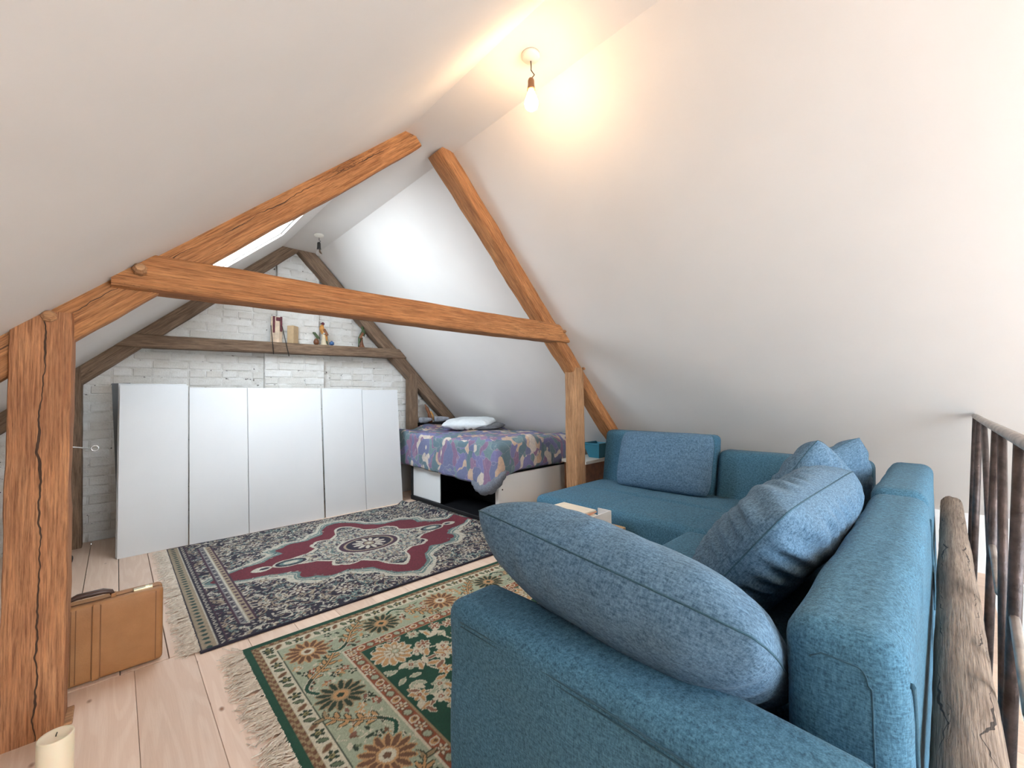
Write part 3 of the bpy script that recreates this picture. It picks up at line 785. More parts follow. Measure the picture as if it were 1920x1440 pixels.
# ------------------------------------------------------------------ rugs (patterns woven vertex by vertex)
class Cloth:
    """a colour field over a rug, drawn in metres"""
    def __init__(s, w, h, res, base):
        s.nx = int(w/res)+1; s.ny = int(h/res)+1; s.w = w; s.h = h
        s.x = np.linspace(0, w, s.nx); s.y = np.linspace(0, h, s.ny)
        s.X, s.Y = np.meshgrid(s.x, s.y, indexing='ij')
        s.c = np.empty((s.nx, s.ny, 3)); s.c[:] = base
    def win(s, cx_, cy_, r):
        i0 = max(0, np.searchsorted(s.x, cx_-r)); i1 = min(s.nx, np.searchsorted(s.x, cx_+r)+1)
        j0 = max(0, np.searchsorted(s.y, cy_-r)); j1 = min(s.ny, np.searchsorted(s.y, cy_+r)+1)
        return slice(i0, i1), slice(j0, j1)
    def mask(s, m, col): s.c[m] = col
    def ell(s, cx_, cy_, a, b, ang, col, rim=None, rw=0.25):
        w = s.win(cx_, cy_, max(a, b)*1.3)
        X = s.X[w]-cx_; Y = s.Y[w]-cy_
        if X.size == 0: return
        u = X*math.cos(ang)+Y*math.sin(ang); v = -X*math.sin(ang)+Y*math.cos(ang)
        d = (u/a)**2+(v/b)**2
        sub = s.c[w]
        if rim is not None: sub[d < 1] = rim; sub[d < (1-rw)**2] = col
        else: sub[d < 1] = col
    def leaf(s, cx_, cy_, L, wd, ang, col, rim=None):
        w = s.win(cx_, cy_, L)
        X = s.X[w]-cx_; Y = s.Y[w]-cy_
        if X.size == 0: return
        u = (X*math.cos(ang)+Y*math.sin(ang))/L*2; v = (-X*math.sin(ang)+Y*math.cos(ang))
        lim = wd/2*np.clip(1-u*u, 0, 1)**0.8
        sub = s.c[w]
        if rim is not None:
            sub[(np.abs(u) < 1) & (np.abs(v) < lim)] = rim; sub[(np.abs(u) < .8) & (np.abs(v) < lim*0.6)] = col
        else: sub[(np.abs(u) < 1) & (np.abs(v) < lim)] = col
    def flower(s, cx_, cy_, r, n, petal, core, rim=None, rot=0, pw=0.5, halo=None):
        for i in range(n):
            a = rot+2*math.pi*i/n
            if halo is not None: s.leaf(cx_+0.62*r*math.cos(a), cy_+0.62*r*math.sin(a), r*0.95, r*pw*1.25, a, halo)
        for i in range(n):
            a = rot+2*math.pi*i/n; s.leaf(cx_+0.62*r*math.cos(a), cy_+0.62*r*math.sin(a), r*0.82, r*pw, a, petal, rim)
        s.ell(cx_, cy_, r*0.38, r*0.38, 0, core, rim)
        s.ell(cx_, cy_, r*0.14, r*0.14, 0, petal)
    def stroke(s, pts, wd, col):
        P = np.array(pts, float)
        for k_ in range(len(P)-1):
            a, b = P[k_], P[k_+1]; c_ = (a+b)/2; L = np.linalg.norm(b-a)
            w = s.win(c_[0], c_[1], L/2+wd)
            X = s.X[w]-a[0]; Y = s.Y[w]-a[1]
            if X.size == 0 or L < 1e-6: continue
            t = np.clip((X*(b-a)[0]+Y*(b-a)[1])/L**2, 0, 1)
            d = np.hypot(X-t*(b-a)[0], Y-t*(b-a)[1]); s.c[w][d < wd/2] = col
    def sym(s, fn, mx=True, my=True):
        fn(1, 1)
def curve(pts, n=14):
    """Catmull-Rom through 2-D points"""
    P = [np.array(p, float) for p in pts]; P = [2*P[0]-P[1]]+P+[2*P[-1]-P[-2]]; out = []
    for i in range(1, len(P)-2):
        for t in np.linspace(0, 1, n, endpoint=False):
            out.append(0.5*((2*P[i])+(-P[i-1]+P[i+1])*t+(2*P[i-1]-5*P[i]+4*P[i+1]-P[i+2])*t*t+(-P[i-1]+3*P[i]-3*P[i+1]+P[i+2])*t**3))
    out.append(P[-2]); return out

def rug_object(name, label, cloth, x0, y0, hfun, edge_col, shear=0.0):
    root = thing(name, label, 'rug', (x0, y0, 0))
    nx, ny = cloth.nx, cloth.ny
    X = cloth.X; Y = cloth.Y + shear*cloth.X
    Z = hfun(cloth.X+x0, Y+y0)
    top = np.stack([X, Y, Z], -1).reshape(-1, 3)
    ii, jj = np.meshgrid(np.arange(nx-1), np.arange(ny-1), indexing='ij')
    a = (ii*ny+jj).ravel(); quads = np.stack([a, a+ny, a+ny+1, a+1], -1)
    ring = [i*ny for i in range(nx)] + [(nx-1)*ny+j for j in range(1, ny)] + [i*ny+ny-1 for i in range(nx-2, -1, -1)] + [j for j in range(ny-2, 0, -1)]
    base = len(top); low = top[ring].copy(); low[:, 2] = np.maximum(low[:, 2]-0.009, 0.0005)
    rs = np.arange(len(ring)); rn = (rs+1) % len(ring); rg = np.array(ring)
    sk = np.stack([rg[rs], base+rs, base+rn, rg[rn]], -1)
    V = np.vstack([top, low]); Q = np.vstack([quads, sk])
    me = bpy.data.meshes.new(name+'_pile')
    me.vertices.add(len(V)); me.vertices.foreach_set('co', V.astype(np.float32).ravel())
    me.loops.add(Q.size); me.loops.foreach_set('vertex_index', Q.astype(np.int32).ravel())
    me.polygons.add(len(Q)); me.polygons.foreach_set('loop_start', (np.arange(len(Q))*4).astype(np.int32))
    try: me.polygons.foreach_set('loop_total', np.full(len(Q), 4, np.int32))
    except Exception: pass
    me.update(calc_edges=True); me.validate()
    at = me.color_attributes.new('pattern', 'FLOAT_COLOR', 'POINT')
    col = np.ones((len(V), 4), np.float32); col[:base, :3] = cloth.c.reshape(-1, 3); col[base:, :3] = edge_col
    at.data.foreach_set('color', col.ravel())
    o = link('pile', me, 'rug_pile', root)
    return root
def fringe(root, label, x, y0, y1, length, n, z=0.006, seed=3, sides=-1):
    r = random.Random(seed); V = []; F = []
    def strand(P, wd):
        b = len(V)
        for i, p in enumerate(P):
            t = i/(len(P)-1); w = wd*(1-0.5*t)
            d = (P[min(i+1, len(P)-1)]-P[max(i-1, 0)]); d.z = 0; s = Vector((-d.y, d.x, 0)).normalized()*w if d.length > 0 else Vector((0, w, 0))
            V.extend([p-s, p+s, p+Vector((0, 0, w*1.2))])
        for i in range(len(P)-1):
            a = b+i*3
            F.extend([(a, a+3, a+5, a+2), (a+2, a+5, a+4, a+1), (a, a+1, a+4, a+3)])
    for i in range(n):
        y = y0+(y1-y0)*(i+0.5)/n
        ang = r.gauss(0, 0.35)+0.25*math.sin(i*0.21)
        for q in range(3):
            L = length*r.uniform(0.6, 1.1); a2 = ang+r.gauss(0, 0.22); P = []
            for t in range(6):
                u = t/5; cv = 0.5*r.gauss(0, 0.25)*u
                P.append(Vector((x+sides*L*u*math.cos(a2), y+L*u*math.sin(a2+cv)+r.gauss(0, 0.002), z*(1-u)+0.002+abs(r.gauss(0, 0.002)))))
            strand(P, r.uniform(0.0018, 0.0032))
    me = pyd('fringe', V, F); o = link('fringe', me, 'fringe_cream', None); o['kind'] = 'stuff'; o['label'] = label
    child_world(o, root)
    return o

def col8(r, g, b): f = lambda v: (v/255/12.92 if v/255 <= 0.04045 else ((v/255+0.055)/1.055)**2.4); return (f(r), f(g), f(b))
# --- red medallion rug beside the bed
def red_rug():
    x0, x1, y0, y1 = 0.292, 2.445, 2.375, 4.185
    W, Hh = x1-x0, y1-y0
    navy, plum, cream, teal, tan, red, grey = col8(38, 34, 52), col8(72, 44, 62), col8(204, 196, 178), col8(104, 128, 124), col8(166, 148, 124), col8(112, 38, 52), col8(128, 124, 126)
    k_ = Cloth(W, Hh, 0.0056, navy)
    r = random.Random(5)
    cx_, cy_ = 1.464-x0, 3.235-y0
    # small repeated figures over the dark ground, mirrored about the middle
    pal = [cream, cream, tan, teal, grey, plum, cream, col8(170, 160, 150)]
    for _ in range(2900):
        x = r.uniform(0, W/2+0.1); y = r.uniform(0, Hh/2+0.05); a = r.uniform(0, math.pi); L = r.uniform(0.018, 0.042); wd = r.uniform(0.007, 0.013); c = r.choice(pal); kind = r.random()
        for sx in (1, -1):
            for sy in (1, -1):
                X = cx_+sx*(x-W/2)*1.0; Y = Hh/2+sy*(y-Hh/2); aa = a if sx*sy > 0 else -a
                if kind < 0.72: k_.leaf(X, Y, L, wd, aa, c)
                else: k_.ell(X, Y, L*0.32, L*0.25, aa, c, navy if kind < .85 else plum, 0.35)
    for _ in range(260):
        x = r.uniform(0, W/2); y = r.uniform(0, Hh/2); a = r.uniform(0, 6); c = r.choice([tan, cream, teal])
        P = [(0.05*t*math.cos(a+1.3*t)*1.3, 0.05*t*math.sin(a+1.3*t)*1.3) for t in np.linspace(0, 1.4, 8)]
        for sx in (1, -1):
            for sy in (1, -1): k_.stroke([(cx_+sx*(x-W/2+p[0]), Hh/2+sy*(y-Hh/2+p[1])) for p in P], 0.0065, c)
    for (fx, fy) in ((0.42, 0.36), (0.62, 0.18), (0.30, 0.66), (0.86, 0.20), (0.55, 0.50)):
        for sx in (1, -1):
            for sy in (1, -1):
                k_.flower(cx_+sx*(fx-W/2), Hh/2+sy*(fy-Hh/2), 0.058, 8, cream, tan, plum, 0.3, 0.5, navy)
    # lobed red lozenge with a pale scrolled rim
    X = k_.X-cx_; Y = k_.Y-cy_
    def loz(X, Y, a, b, lob, amp):
        u = np.abs(X)/a; v = np.abs(Y)/b
        t = np.arctan2(v, u); return u+v - amp*np.cos(lob*t*2) - 0.05*np.abs(np.sin(lob*t*3))
    d = loz(X, Y, 0.93, 0.66, 4, 0.10)
    n2 = np.array([0.04*math.sin(17*a) for a in (X+Y).ravel()]).reshape(X.shape)
    dd = d+0.6*n2*np.cos(23*(X-Y))
    k_.mask((dd < 1.16) & (dd > 1.05), cream); k_.mask((dd < 1.09) & (dd > 1.065), teal)
    k_.mask(dd <= 1.05, teal); k_.mask(dd <= 1.0, red)
    sp = np.random.default_rng(3).random(X.shape)
    mr = (dd <= 1.0); k_.c[mr] *= (0.85+0.3*sp[mr])[:, None]
    rr = random.Random(77)
    for _ in range(2600):
        x = rr.uniform(0, W); y = rr.uniform(0, Hh); i, j = min(k_.nx-1, int(x/0.0056)), min(k_.ny-1, int(y/0.0056)); v = dd[i, j]
        if 1.01 < v < 1.30: k_.leaf(x, y, rr.uniform(0.014, 0.03), rr.uniform(0.006, 0.011), rr.uniform(0, 3.1), rr.choice([navy, cream, cream, teal, grey, tan]))
        elif 0.955 < v <= 1.01 and rr.random() < 0.6: k_.leaf(x, y, 0.02, 0.008, rr.uniform(0, 3.1), rr.choice([teal, navy, red, cream]))
    # inner medallion
    e = loz(X, Y, 0.58, 0.52, 4, 0.12)+0.5*n2*np.cos(27*(X-Y))
    k_.mask(e < 1.0, cream); k_.mask(e < 0.93, navy)
    for _ in range(420):
        a = r.uniform(0, 1.57); q = math.sqrt(r.random())*0.9; xx = 0.40*q*math.cos(a); yy = 0.36*q*math.sin(a); aa = r.uniform(0, 3.1); c = r.choice([cream, cream, tan, teal, grey])
        if q > 0.9: continue
        for sx in (1, -1):
            for sy in (1, -1): k_.leaf(cx_+sx*xx, cy_+sy*yy, 0.034, 0.011, aa*sx*sy, c)
    for _ in range(3200):
        xx, yy = r.uniform(0, 0.62), r.uniform(0, 0.5); i, j = min(k_.nx-1, int((cx_+xx)/0.0056)), min(k_.ny-1, int((cy_+yy)/0.0056))
        if e[i, j] > 0.90: continue
        aa = r.uniform(0, 3.1); c = r.choice([cream, cream, tan, teal, grey, plum]); L = r.uniform(0.018, 0.034)
        for sx in (1, -1):
            for sy in (1, -1): k_.leaf(cx_+sx*xx, cy_+sy*yy, L, L*0.36, aa*sx*sy, c)
    for (s_, c) in ((0.21, cream), (0.195, plum), (0.165, tan), (0.15, navy)):
        k_.ell(cx_, cy_, s_*1.15, s_*0.9, 0, c)
    k_.flower(cx_, cy_, 0.13, 12, cream, tan, plum, 0, 0.4)
    # pendants on the long axis
    for sx in (-1, 1):
        px = cx_+sx*0.56
        k_.ell(px, cy_, 0.115, 0.075, 0, cream); k_.ell(px, cy_, 0.10, 0.062, 0, navy); k_.ell(px, cy_, 0.075, 0.042, 0, teal); k_.ell(px, cy_, 0.05, 0.025, 0, cream)
        k_.leaf(cx_+sx*0.74, cy_, 0.13, 0.09, 0, cream); k_.ell(cx_+sx*0.725, cy_, 0.03, 0.018, 0, navy)
    # end borders, selvedge
    def vband(xa, xb, colr): k_.mask((k_.X >= xa) & (k_.X < xb), colr)
    for flip in (0,):
        def bx(a, b, c):
            if flip: a, b = W-b, W-a
            k_.mask((k_.X >= a) & (k_.X < b) & (k_.Y > (0.16 if a > 0.15 and b < W-0.15 else 0)) & (k_.Y < Hh-(0.16 if a > 0.15 and b < W-0.15 else 0)), c)
        bx(0, 0.010, navy); bx(0.010, 0.062, tan)
        for i in range(int(Hh/0.046)):
            X0 = 0.036 if not flip else W-0.036
            k_.ell(X0, 0.023+i*0.046, 0.014, 0.012, 0, col8(44, 72, 66))
        bx(0.062, 0.070, cream); bx(0.070, 0.105, navy)
        for i in range(int(Hh/0.024)):
            X0 = 0.088 if not flip else W-0.088
            k_.leaf(X0, i*0.024, 0.026, 0.008, 0.8 if i % 2 else -0.8, cream)
        bx(0.105, 0.110, plum)
        bx(0.172, 0.180, plum); bx(0.180, 0.212, grey); bx(0.212, 0.220, cream); bx(0.220, 0.252, tan); bx(0.252, 0.259, plum)
        for i in range(7, int(Hh/0.026)-7):
            X0 = 0.196 if not flip else W-0.196; k_.leaf(X0, i*0.026, 0.03, 0.012, 0.9 if i % 2 else -0.9, navy if i % 3 else cream)
            X0 = 0.236 if not flip else W-0.236
            if i % 2: k_.ell(X0, i*0.026, 0.011, 0.011, 0, plum)
    k_.mask((k_.Y < 0.012) | (k_.Y > Hh-0.012), navy)
    gr = 0.80+0.35*np.random.default_rng(8).random(k_.X.shape); k_.c *= gr[..., None]
    def hf(x, y):
        z = 0.010+0.0015*np.sin(x*9+y*4)
        fold = 2.335-0.075*(y-3.2)/0.9
        z = z+0.034*np.exp(-((x-fold)/0.035)**2)*np.clip((y-2.75)*3, 0, 1)
        return z
    rg = rug_object('oriental_rug', 'worn dark rug with a red medallion in front of the white doors', k_, x0, y0, hf, navy, shear=-0.038)
    fringe(rg, 'cream knotted fringe', x0+0.002, y0+0.01, y1, 0.085, 185, seed=4)
red_rug()

# --- green floral rug in front of the sofa
def green_rug():
    x0, x1, y0, y1 = 0.428, 2.24, 0.30, 2.255
    W, Hh = x1-x0, y1-y0
    green, sage, cream, rust, tan, dk, peach, brown = col8(22, 78, 58), col8(176, 182, 154), col8(222, 212, 186), col8(160, 88, 58), col8(166, 142, 106), col8(44, 62, 44), col8(206, 158, 108), col8(122, 84, 58)
    k_ = Cloth(W, Hh, 0.0046, green)
    r = random.Random(9)
    E_ = np.minimum(np.minimum(k_.X, W-k_.X), np.minimum(k_.Y, Hh-k_.Y))        # distance to the edge
    b = [0.030, 0.057, 0.115, 0.119, 0.322, 0.328, 0.378, 0.384]
    k_.mask(E_ > b[0], tan)
    zz = (np.floor((k_.X+k_.Y)/0.018+np.sin(E_*300)*0.4) % 2 == 0); k_.mask((E_ > b[0]) & (E_ < b[1]) & zz, brown)
    k_.mask(E_ > b[1], cream); k_.mask(E_ > b[2], dk); k_.mask(E_ > b[3], sage); k_.mask(E_ > b[4], cream); k_.mask(E_ > b[5], rust); k_.mask(E_ > b[6], tan); k_.mask(E_ > b[7], green)
    def along(dist, step, fn, start=0.0):
        """walk the four sides at a given distance from the edge"""
        for (ax, L, fixed) in ((1, Hh, dist), (1, Hh, W-dist), (0, W, dist), (0, W, Hh-dist)):
            t = dist+start; i = 0
            while t < L-dist:
                fn(*((fixed, t) if ax == 1 else (t, fixed)), i, ax); t += step; i += 1
    def small(x, y, i, ax):
        if i % 3 == 0: k_.flower(x, y, 0.024, 5, dk, col8(150, 138, 90), None, 0.3, 0.6)
        elif i % 3 == 1: k_.leaf(x, y, 0.048, 0.026, (0.6 if ax else 1.0), brown, tan)
        else: k_.leaf(x, y, 0.044, 0.024, (-0.5 if ax else 2.0), col8(110, 122, 92), dk)
    along(0.086, 0.042, small)
    def rustband(x, y, i, ax):
        if i % 3 == 0: k_.flower(x, y, 0.025, 6, cream, peach, brown, 0.2, 0.6)
        elif i % 3 == 1: k_.ell(x, y, 0.021, 0.017, 0.5, peach, cream, 0.3); k_.ell(x+0.004, y, 0.008, 0.007, 0, brown)
        else: k_.ell(x, y, 0.018, 0.022, 0.3, sage, brown, 0.3)
    along(0.353, 0.044, rustband)
    # scatter of small leaves in the main border
    for _ in range(3300):
        x, y = r.uniform(0, W), r.uniform(0, Hh); e = min(x, W-x, y, Hh-y)
        if not (b[3]+0.015 < e < b[4]-0.015): continue
        q = r.random()
        if q < 0.5: k_.leaf(x, y, r.uniform(0.02, 0.038), r.uniform(0.010, 0.018), r.uniform(0, 6.3), r.choice([brown, dk, peach, cream, col8(140, 96, 76), col8(116, 128, 96)]))
        elif q < 0.72: k_.flower(x, y, 0.020, 5, r.choice([dk, peach, rust]), cream, None, r.uniform(0, 1), 0.55)
        else:
            a = r.uniform(0, 6.3); k_.stroke(curve([(x, y), (x+0.025*math.cos(a), y+0.025*math.sin(a)), (x+0.04*math.cos(a+0.9), y+0.04*math.sin(a+0.9))], 5), 0.004, cream)
    # serrated scrolling leaves and big asters along the border
    def scroll(P, wd=0.022):
        c = curve(P, 10); n = len(c)
        for i, p in enumerate(c):
            t = i/(n-1); d = c[min(i+1, n-1)]-c[max(i-1, 0)]; a = math.atan2(d[1], d[0])
            if t > 0.45 and i % 5 == 0:
                for s in (-1, 1): k_.leaf(p[0]+0.018*math.cos(a+s*1.0), p[1]+0.018*math.sin(a+s*1.0), 0.052, 0.024, a+s*0.8, peach if t < 0.9 else tan, dk)
        k_.stroke(c[:int(n*0.6)], wd, cream); k_.stroke(c[:int(n*0.6)], wd-0.007, green); k_.stroke(c[int(n*0.4):], 0.014, dk); k_.stroke(c[int(n*0.5):], 0.008, peach)
    asters = []
    for (ax, L, fx) in ((1, Hh, 0.214), (1, Hh, W-0.214), (0, W, 0.214), (0, W, Hh-0.214)):
        n = 4; pts = []
        for i in range(n+1):
            t = 0.214+(L-0.428)*i/n; pts.append((fx, t) if ax else (t, fx))
        for i in range(n):
            p, q = np.array(pts[i]), np.array(pts[i+1]); d = q-p; nn = np.array([-d[1], d[0]])/np.linalg.norm(d)
            f = 1 if i % 2 else -1
            scroll([p+d*0.14+nn*0.055*f, p+d*0.30+nn*0.085*f, p+d*0.46+nn*0.045*f, p+d*0.60-nn*0.03*f, p+d*0.78-nn*0.085*f])
        for i, p in enumerate(pts):
            k_.flower(p[0], p[1], 0.094, 14, dk if i % 2 else brown, peach if i % 2 else cream, tan if i % 2 else peach, 0.1*i, 0.34, sage)
    # green field with flowering stems
    fx0, fy0 = b[7], b[7]
    r2 = random.Random(21)
    FW, FH = W-2*fx0, Hh-2*fy0
    def fieldpts(x, y):
        for sx in (0, 1):
            for sy in (0, 1): yield (fx0+(x if not sx else FW-x), fy0+(y if not sy else FH-y), -1 if sx else 1, -1 if sy else 1)
    stems = [[(0.10, 0.05), (0.20, 0.16), (0.17, 0.30), (0.28, 0.42)], [(0.05, 0.40), (0.16, 0.46), (0.30, 0.55)], [(0.33, 0.06), (0.36, 0.20), (0.46, 0.30)], [(0.20, 0.16), (0.32, 0.22), (0.40, 0.36)]]
    for S in stems:
        c = curve(S, 10)
        for (X0, Y0, sx, sy) in fieldpts(0, 0): k_.stroke([(X0+sx*p[0], Y0+sy*p[1]) for p in c], 0.008, cream)
        for i in range(2, len(c), 4):
            a = r2.uniform(0, 6.3); L = r2.uniform(0.05, 0.075); cc = r2.choice([cream, peach, peach, col8(150, 104, 80)])
            for (X0, Y0, sx, sy) in fieldpts(0, 0): k_.leaf(X0+sx*(c[i][0]+0.03*math.cos(a)), Y0+sy*(c[i][1]+0.03*math.sin(a)), L, L*0.5, math.atan2(sy*math.sin(a), sx*math.cos(a)), cc, cream)
    for _ in range(120):
        x, y = r2.uniform(0.02, FW/2), r2.uniform(0.02, FH/2); a = r2.uniform(0, 6.3); q = r2.random(); cc = r2.choice([peach, cream, col8(150, 104, 80), sage])
        for (X0, Y0, sx, sy) in fieldpts(x, y):
            if q < 0.35: k_.flower(X0, Y0, 0.034, 6, cc, rust, cream, a, 0.6)
            else: k_.leaf(X0, Y0, 0.055, 0.026, math.atan2(sy*math.sin(a), sx*math.cos(a)), cc, cream)
    for (X0, Y0, sx, sy) in fieldpts(0.095, 0.105):
        k_.ell(X0, Y0, 0.093, 0.088, 0, green)
        k_.flower(X0, Y0, 0.092, 13, peach, cream, cream, 0, 0.46); k_.flower(X0+sx*0.02, Y0-sy*0.006, 0.055, 10, cream, sage, tan, 0, 0.42)
    cxf, cyf = W/2, Hh/2
    for (s_, c) in ((0.30, cream), (0.285, rust), (0.22, cream), (0.205, sage)): k_.ell(cxf, cyf, s_*0.85, s_, 0, c)
    k_.flower(cxf, cyf, 0.18, 14, rust, peach, cream, 0, 0.4)
    gr = 0.86+0.26*np.random.default_rng(18).random(k_.X.shape); k_.c *= gr[..., None]
    def hf(x, y): return 0.010+0.0018*np.sin(x*7+1)*np.sin(y*8)
    rg = rug_object('floral_rug', 'green, sage and cream floral rug under the sofa', k_, x0, y0, hf, green, shear=-0.042)
    fringe(rg, 'pinkish cream fringe', x0+0.002, y0+0.01, y1, 0.10, 215, seed=12)
green_rug()

# ------------------------------------------------------------------ white doors leaning in a row
def door_panel(xa, xb, yb, yt, h, label, z=0.0, t=0.018, group='white doors leaning in a row'):
    root = thing('door_panel', label, 'door panel', ((xa+xb)/2, yb, z), (-math.atan2(yt-yb, h), 0, 0), group)
    w = xb-xa
    box('face', (-w/2, 0, 0), (w/2, t*0.85, h), 'white_board', root, 0.0015, 1)
    box('back_sheet', (-w/2+0.001, t*0.85, 0.001), (w/2-0.001, t, h-0.001), 'white_edge', root)
    return root
door_panel(0.018, 0.432, 4.225, 4.345, 1.288, 'white door panel, leftmost of the row, warm-toned in front of the brick corner')
door_panel(0.437, 0.846, 4.200, 4.320, 1.270, 'white door panel, second from the left in the row')
door_panel(0.850, 1.478, 4.200, 4.320, 1.270, 'wide white door panel in the middle of the row, the widest of the five')
door_panel(1.492, 1.898, 4.197, 4.317, 1.268, 'narrow white door panel right of the widest one')
door_panel(1.902, 2.316, 4.195, 4.315, 1.255, 'narrow white door panel at the right end of the row, beside the bed')
door_panel(0.010, 0.425, 4.262, 4.395, 1.302, 'white door panel standing behind the leftmost one, only its top edge showing')
gb = box('grey_board', (-0.012, -0.009, 0), (0.10, 0.009, 1.32), 'grey_board'); gb.location = (0.042, 4.43, 0.0); gb.rotation_euler = (-0.16, -0.045, 0)
tag(gb, 'dark grey board leaning behind the leftmost white door', 'board')

# ------------------------------------------------------------------ bed
bed = thing('bed', 'white bed frame with an open dark storage side, in the corner under the slope', 'bed', (2.97, 3.72, 0))
def bp(name, lo, hi, mat, bevel=0.003):
    o = box(name, lo, hi, mat, None, bevel, 1); child_world(o, bed); return o
bp('footboard', (2.47, 2.75, 0.0), (3.50, 2.772, 0.45), 'white_paint')
cp = bp('corner_post', (2.447, 2.742, 0.0), (2.487, 2.79, 0.462), 'white_paint')
for (dx, dz) in ((0.032, 0.40), (0.032, 0.33)):
    o = tube('screw', [(2.447+dx+0.012, 2.7425, dz), (2.447+dx+0.012, 2.739, dz)], 0.007, 'stick_dark', None, 8); child_world(o, bed)
o = tube('screw', [(2.447, 2.766, 0.365), (2.4435, 2.766, 0.365)], 0.006, 'stick_dark', None, 8); child_world(o, bed)
bp('side_rail', (2.450, 2.79, 0.40), (2.470, 4.68, 0.45), 'white_paint')
bp('plinth', (2.452, 2.79, 0.0), (2.474, 4.26, 0.045), 'black_board')
bp('side_panel', (2.474, 3.70, 0.045), (2.486, 4.24, 0.40), 'white_paint')
bp('divider', (2.455, 4.235, 0.0), (3.45, 4.255, 0.40), 'black_board')
bp('storage_back', (2.93, 2.79, 0.0), (2.95, 4.235, 0.36), 'black_board')
bp('storage_floor', (2.476, 2.775, 0.0), (2.93, 4.235, 0.02), 'black_board')
bp('headboard', (2.47, 4.66, 0.0), (3.50, 4.682, 0.50), 'white_paint')
bp('slat_base', (2.472, 2.775, 0.40), (3.50, 4.66, 0.45), 'black_board')
mt = rbox('mattress', (2.485, 2.785, 0.452), (3.49, 4.645, 0.66), 0.04, 'mattress_grey', None, (12, 20, 6)); tag(mt, 'dark mattress on the white bed frame, mostly hidden by the quilt', 'mattress')
def duvet():
    lo = Vector((2.415, 2.722, 0.462)); hi = Vector((3.545, 4.672, 0.755)); c = (lo+hi)/2; hz = (hi.z-lo.z)/2
    def f(p, nn):
        q = p.copy(); X, Y, Z = p.x+c.x, p.y+c.y, p.z+c.z
        low = max(0, (hi.z-0.05-Z)/(hi.z-0.05-lo.z))
        n1 = noise.noise(Vector((X*3.2, Y*3.2, Z*3))); n2 = noise.noise(Vector((X*9, Y*9, Z*7+3)))
        q += nn*(0.016*n1+0.007*n2)
        if p.z > hz*0.5:
            q.z += 0.035*n1 - 0.05*max(0, (X-2.9)/0.6)*0 + 0.045*max(0, (Y-4.0)/0.67)
            # soft ridge across the top
            q.z += 0.02*math.exp(-((X-2.75-0.1*math.sin(Y*3))/0.10)**2)
        # the long side toward the doors hangs down over the rail
        s = max(0, min(1, (2.475-X)/0.05))
        if s > 0:
            drop = 0.165-0.065*max(0, min(1, (Y-2.75)/1.5))
            q.z -= drop*low*s
            q.x += 0.018*math.sin(Y*21)*low*s*0.7 - 0.02*low*s
        # gathered corner at the foot
        g_ = math.exp(-((Y-2.84)/0.16)**2)*math.exp(-((X-2.47)/0.16)**2)
        q.x -= 0.045*g_*low; q.y -= 0.035*g_*low; q.z -= 0.05*g_*low
        return q
    me = rbox_mesh('quilt', *(hi-lo), 0.06, (40, 70, 14), f)
    bm = bmesh.new(); bm.from_mesh(me)
    bmesh.ops.delete(bm, geom=[fc for fc in bm.faces if fc.normal.z < -0.75 and fc.calc_center_median().z < -hz*0.5 and fc.calc_center_median().x > -0.5], context='FACES'); bm.to_mesh(me); bm.free()
    o = link('quilt', me, 'duvet_print', None, True); o.location = c
    md = o.modifiers.new('th', 'SOLIDIFY'); md.thickness = 0.022; md.offset = -1
    # inner hollow is the mattress: the quilt lies over it
    return tag(o, 'quilt printed in purple, blue and peach patches spread over the bed', 'quilt')
qd = duvet()
def lapel():
    P = [(2.405, 3.06, 0.375), (2.392, 2.98, 0.345), (2.385, 2.89, 0.325), (2.392, 2.80, 0.345), (2.412, 2.735, 0.40), (2.45, 2.705, 0.455), (2.50, 2.70, 0.50)]
    c = []
    for i in range(len(P)-1):
        for t in (0, 0.34, 0.67): c.append(Vector(P[i]).lerp(Vector(P[i+1]), t))
    c.append(Vector(P[-1])); n = len(c)
    r = [0.012+0.040*math.sin(math.pi*i/(n-1))**0.8+0.006*math.sin(i*2.1) for i in range(n)]
    o = tube('turned_corner', c, r, 'quilt_lining', None, 14)
    o['label'] = 'grey underside of the quilt turned out at the corner'
    child_world(o, qd); return o
lapel()
cushion('bed_pillow', 'crumpled white pillow lying on the quilt', (3.12, 4.02, 0.845), (0.50, -0.86, 0.02), (0.86, 0.50, 0.10), 0.62, 0.40, 0.13, 8, 'pillow_white', None, wr=0.02, cat='pillow', seamat='pillow_white', n=32)
cushion('bed_pillow', 'flat grey pillow under the white one', (3.20, 3.90, 0.805), (0.45, -0.89, 0.0), (0.89, 0.45, 0.06), 0.56, 0.36, 0.08, 9, 'mattress_grey', None, wr=0.012, cat='pillow', seamat='mattress_grey', n=24)

# black shelf with odds and ends behind the bed head
sh = thing('corner_shelf', 'small black shelf in the gable corner behind the bed head', 'shelf', (3.10, 4.74, 0))
box('board', (-0.20, -0.05, 0.80), (0.32, 0.17, 0.825), 'black_board', sh, 0.002); box('support', (-0.19, 0.14, 0), (-0.15, 0.17, 0.80), 'black_board', sh); box('support', (0.28, 0.14, 0), (0.32, 0.17, 0.80), 'black_board', sh)
fg = thing('carved_figure', 'dark brown carved figure leaning in the corner under the far right rafter', 'figure', (3.03, 4.78, 0.826))
tube('body', [(0.02, 0, 0), (0.015, 0, 0.06), (0.0, 0, 0.13), (-0.03, 0, 0.19), (-0.06, 0.005, 0.245)], [0.034, 0.028, 0.022, 0.024, 0.006], 'wood_brown', fg, 10)
tube('arm', [(0.01, -0.02, 0.15), (0.04, -0.03, 0.10), (0.05, -0.03, 0.03)], [0.012, 0.011, 0.008], 'carve_orange', fg, 8)
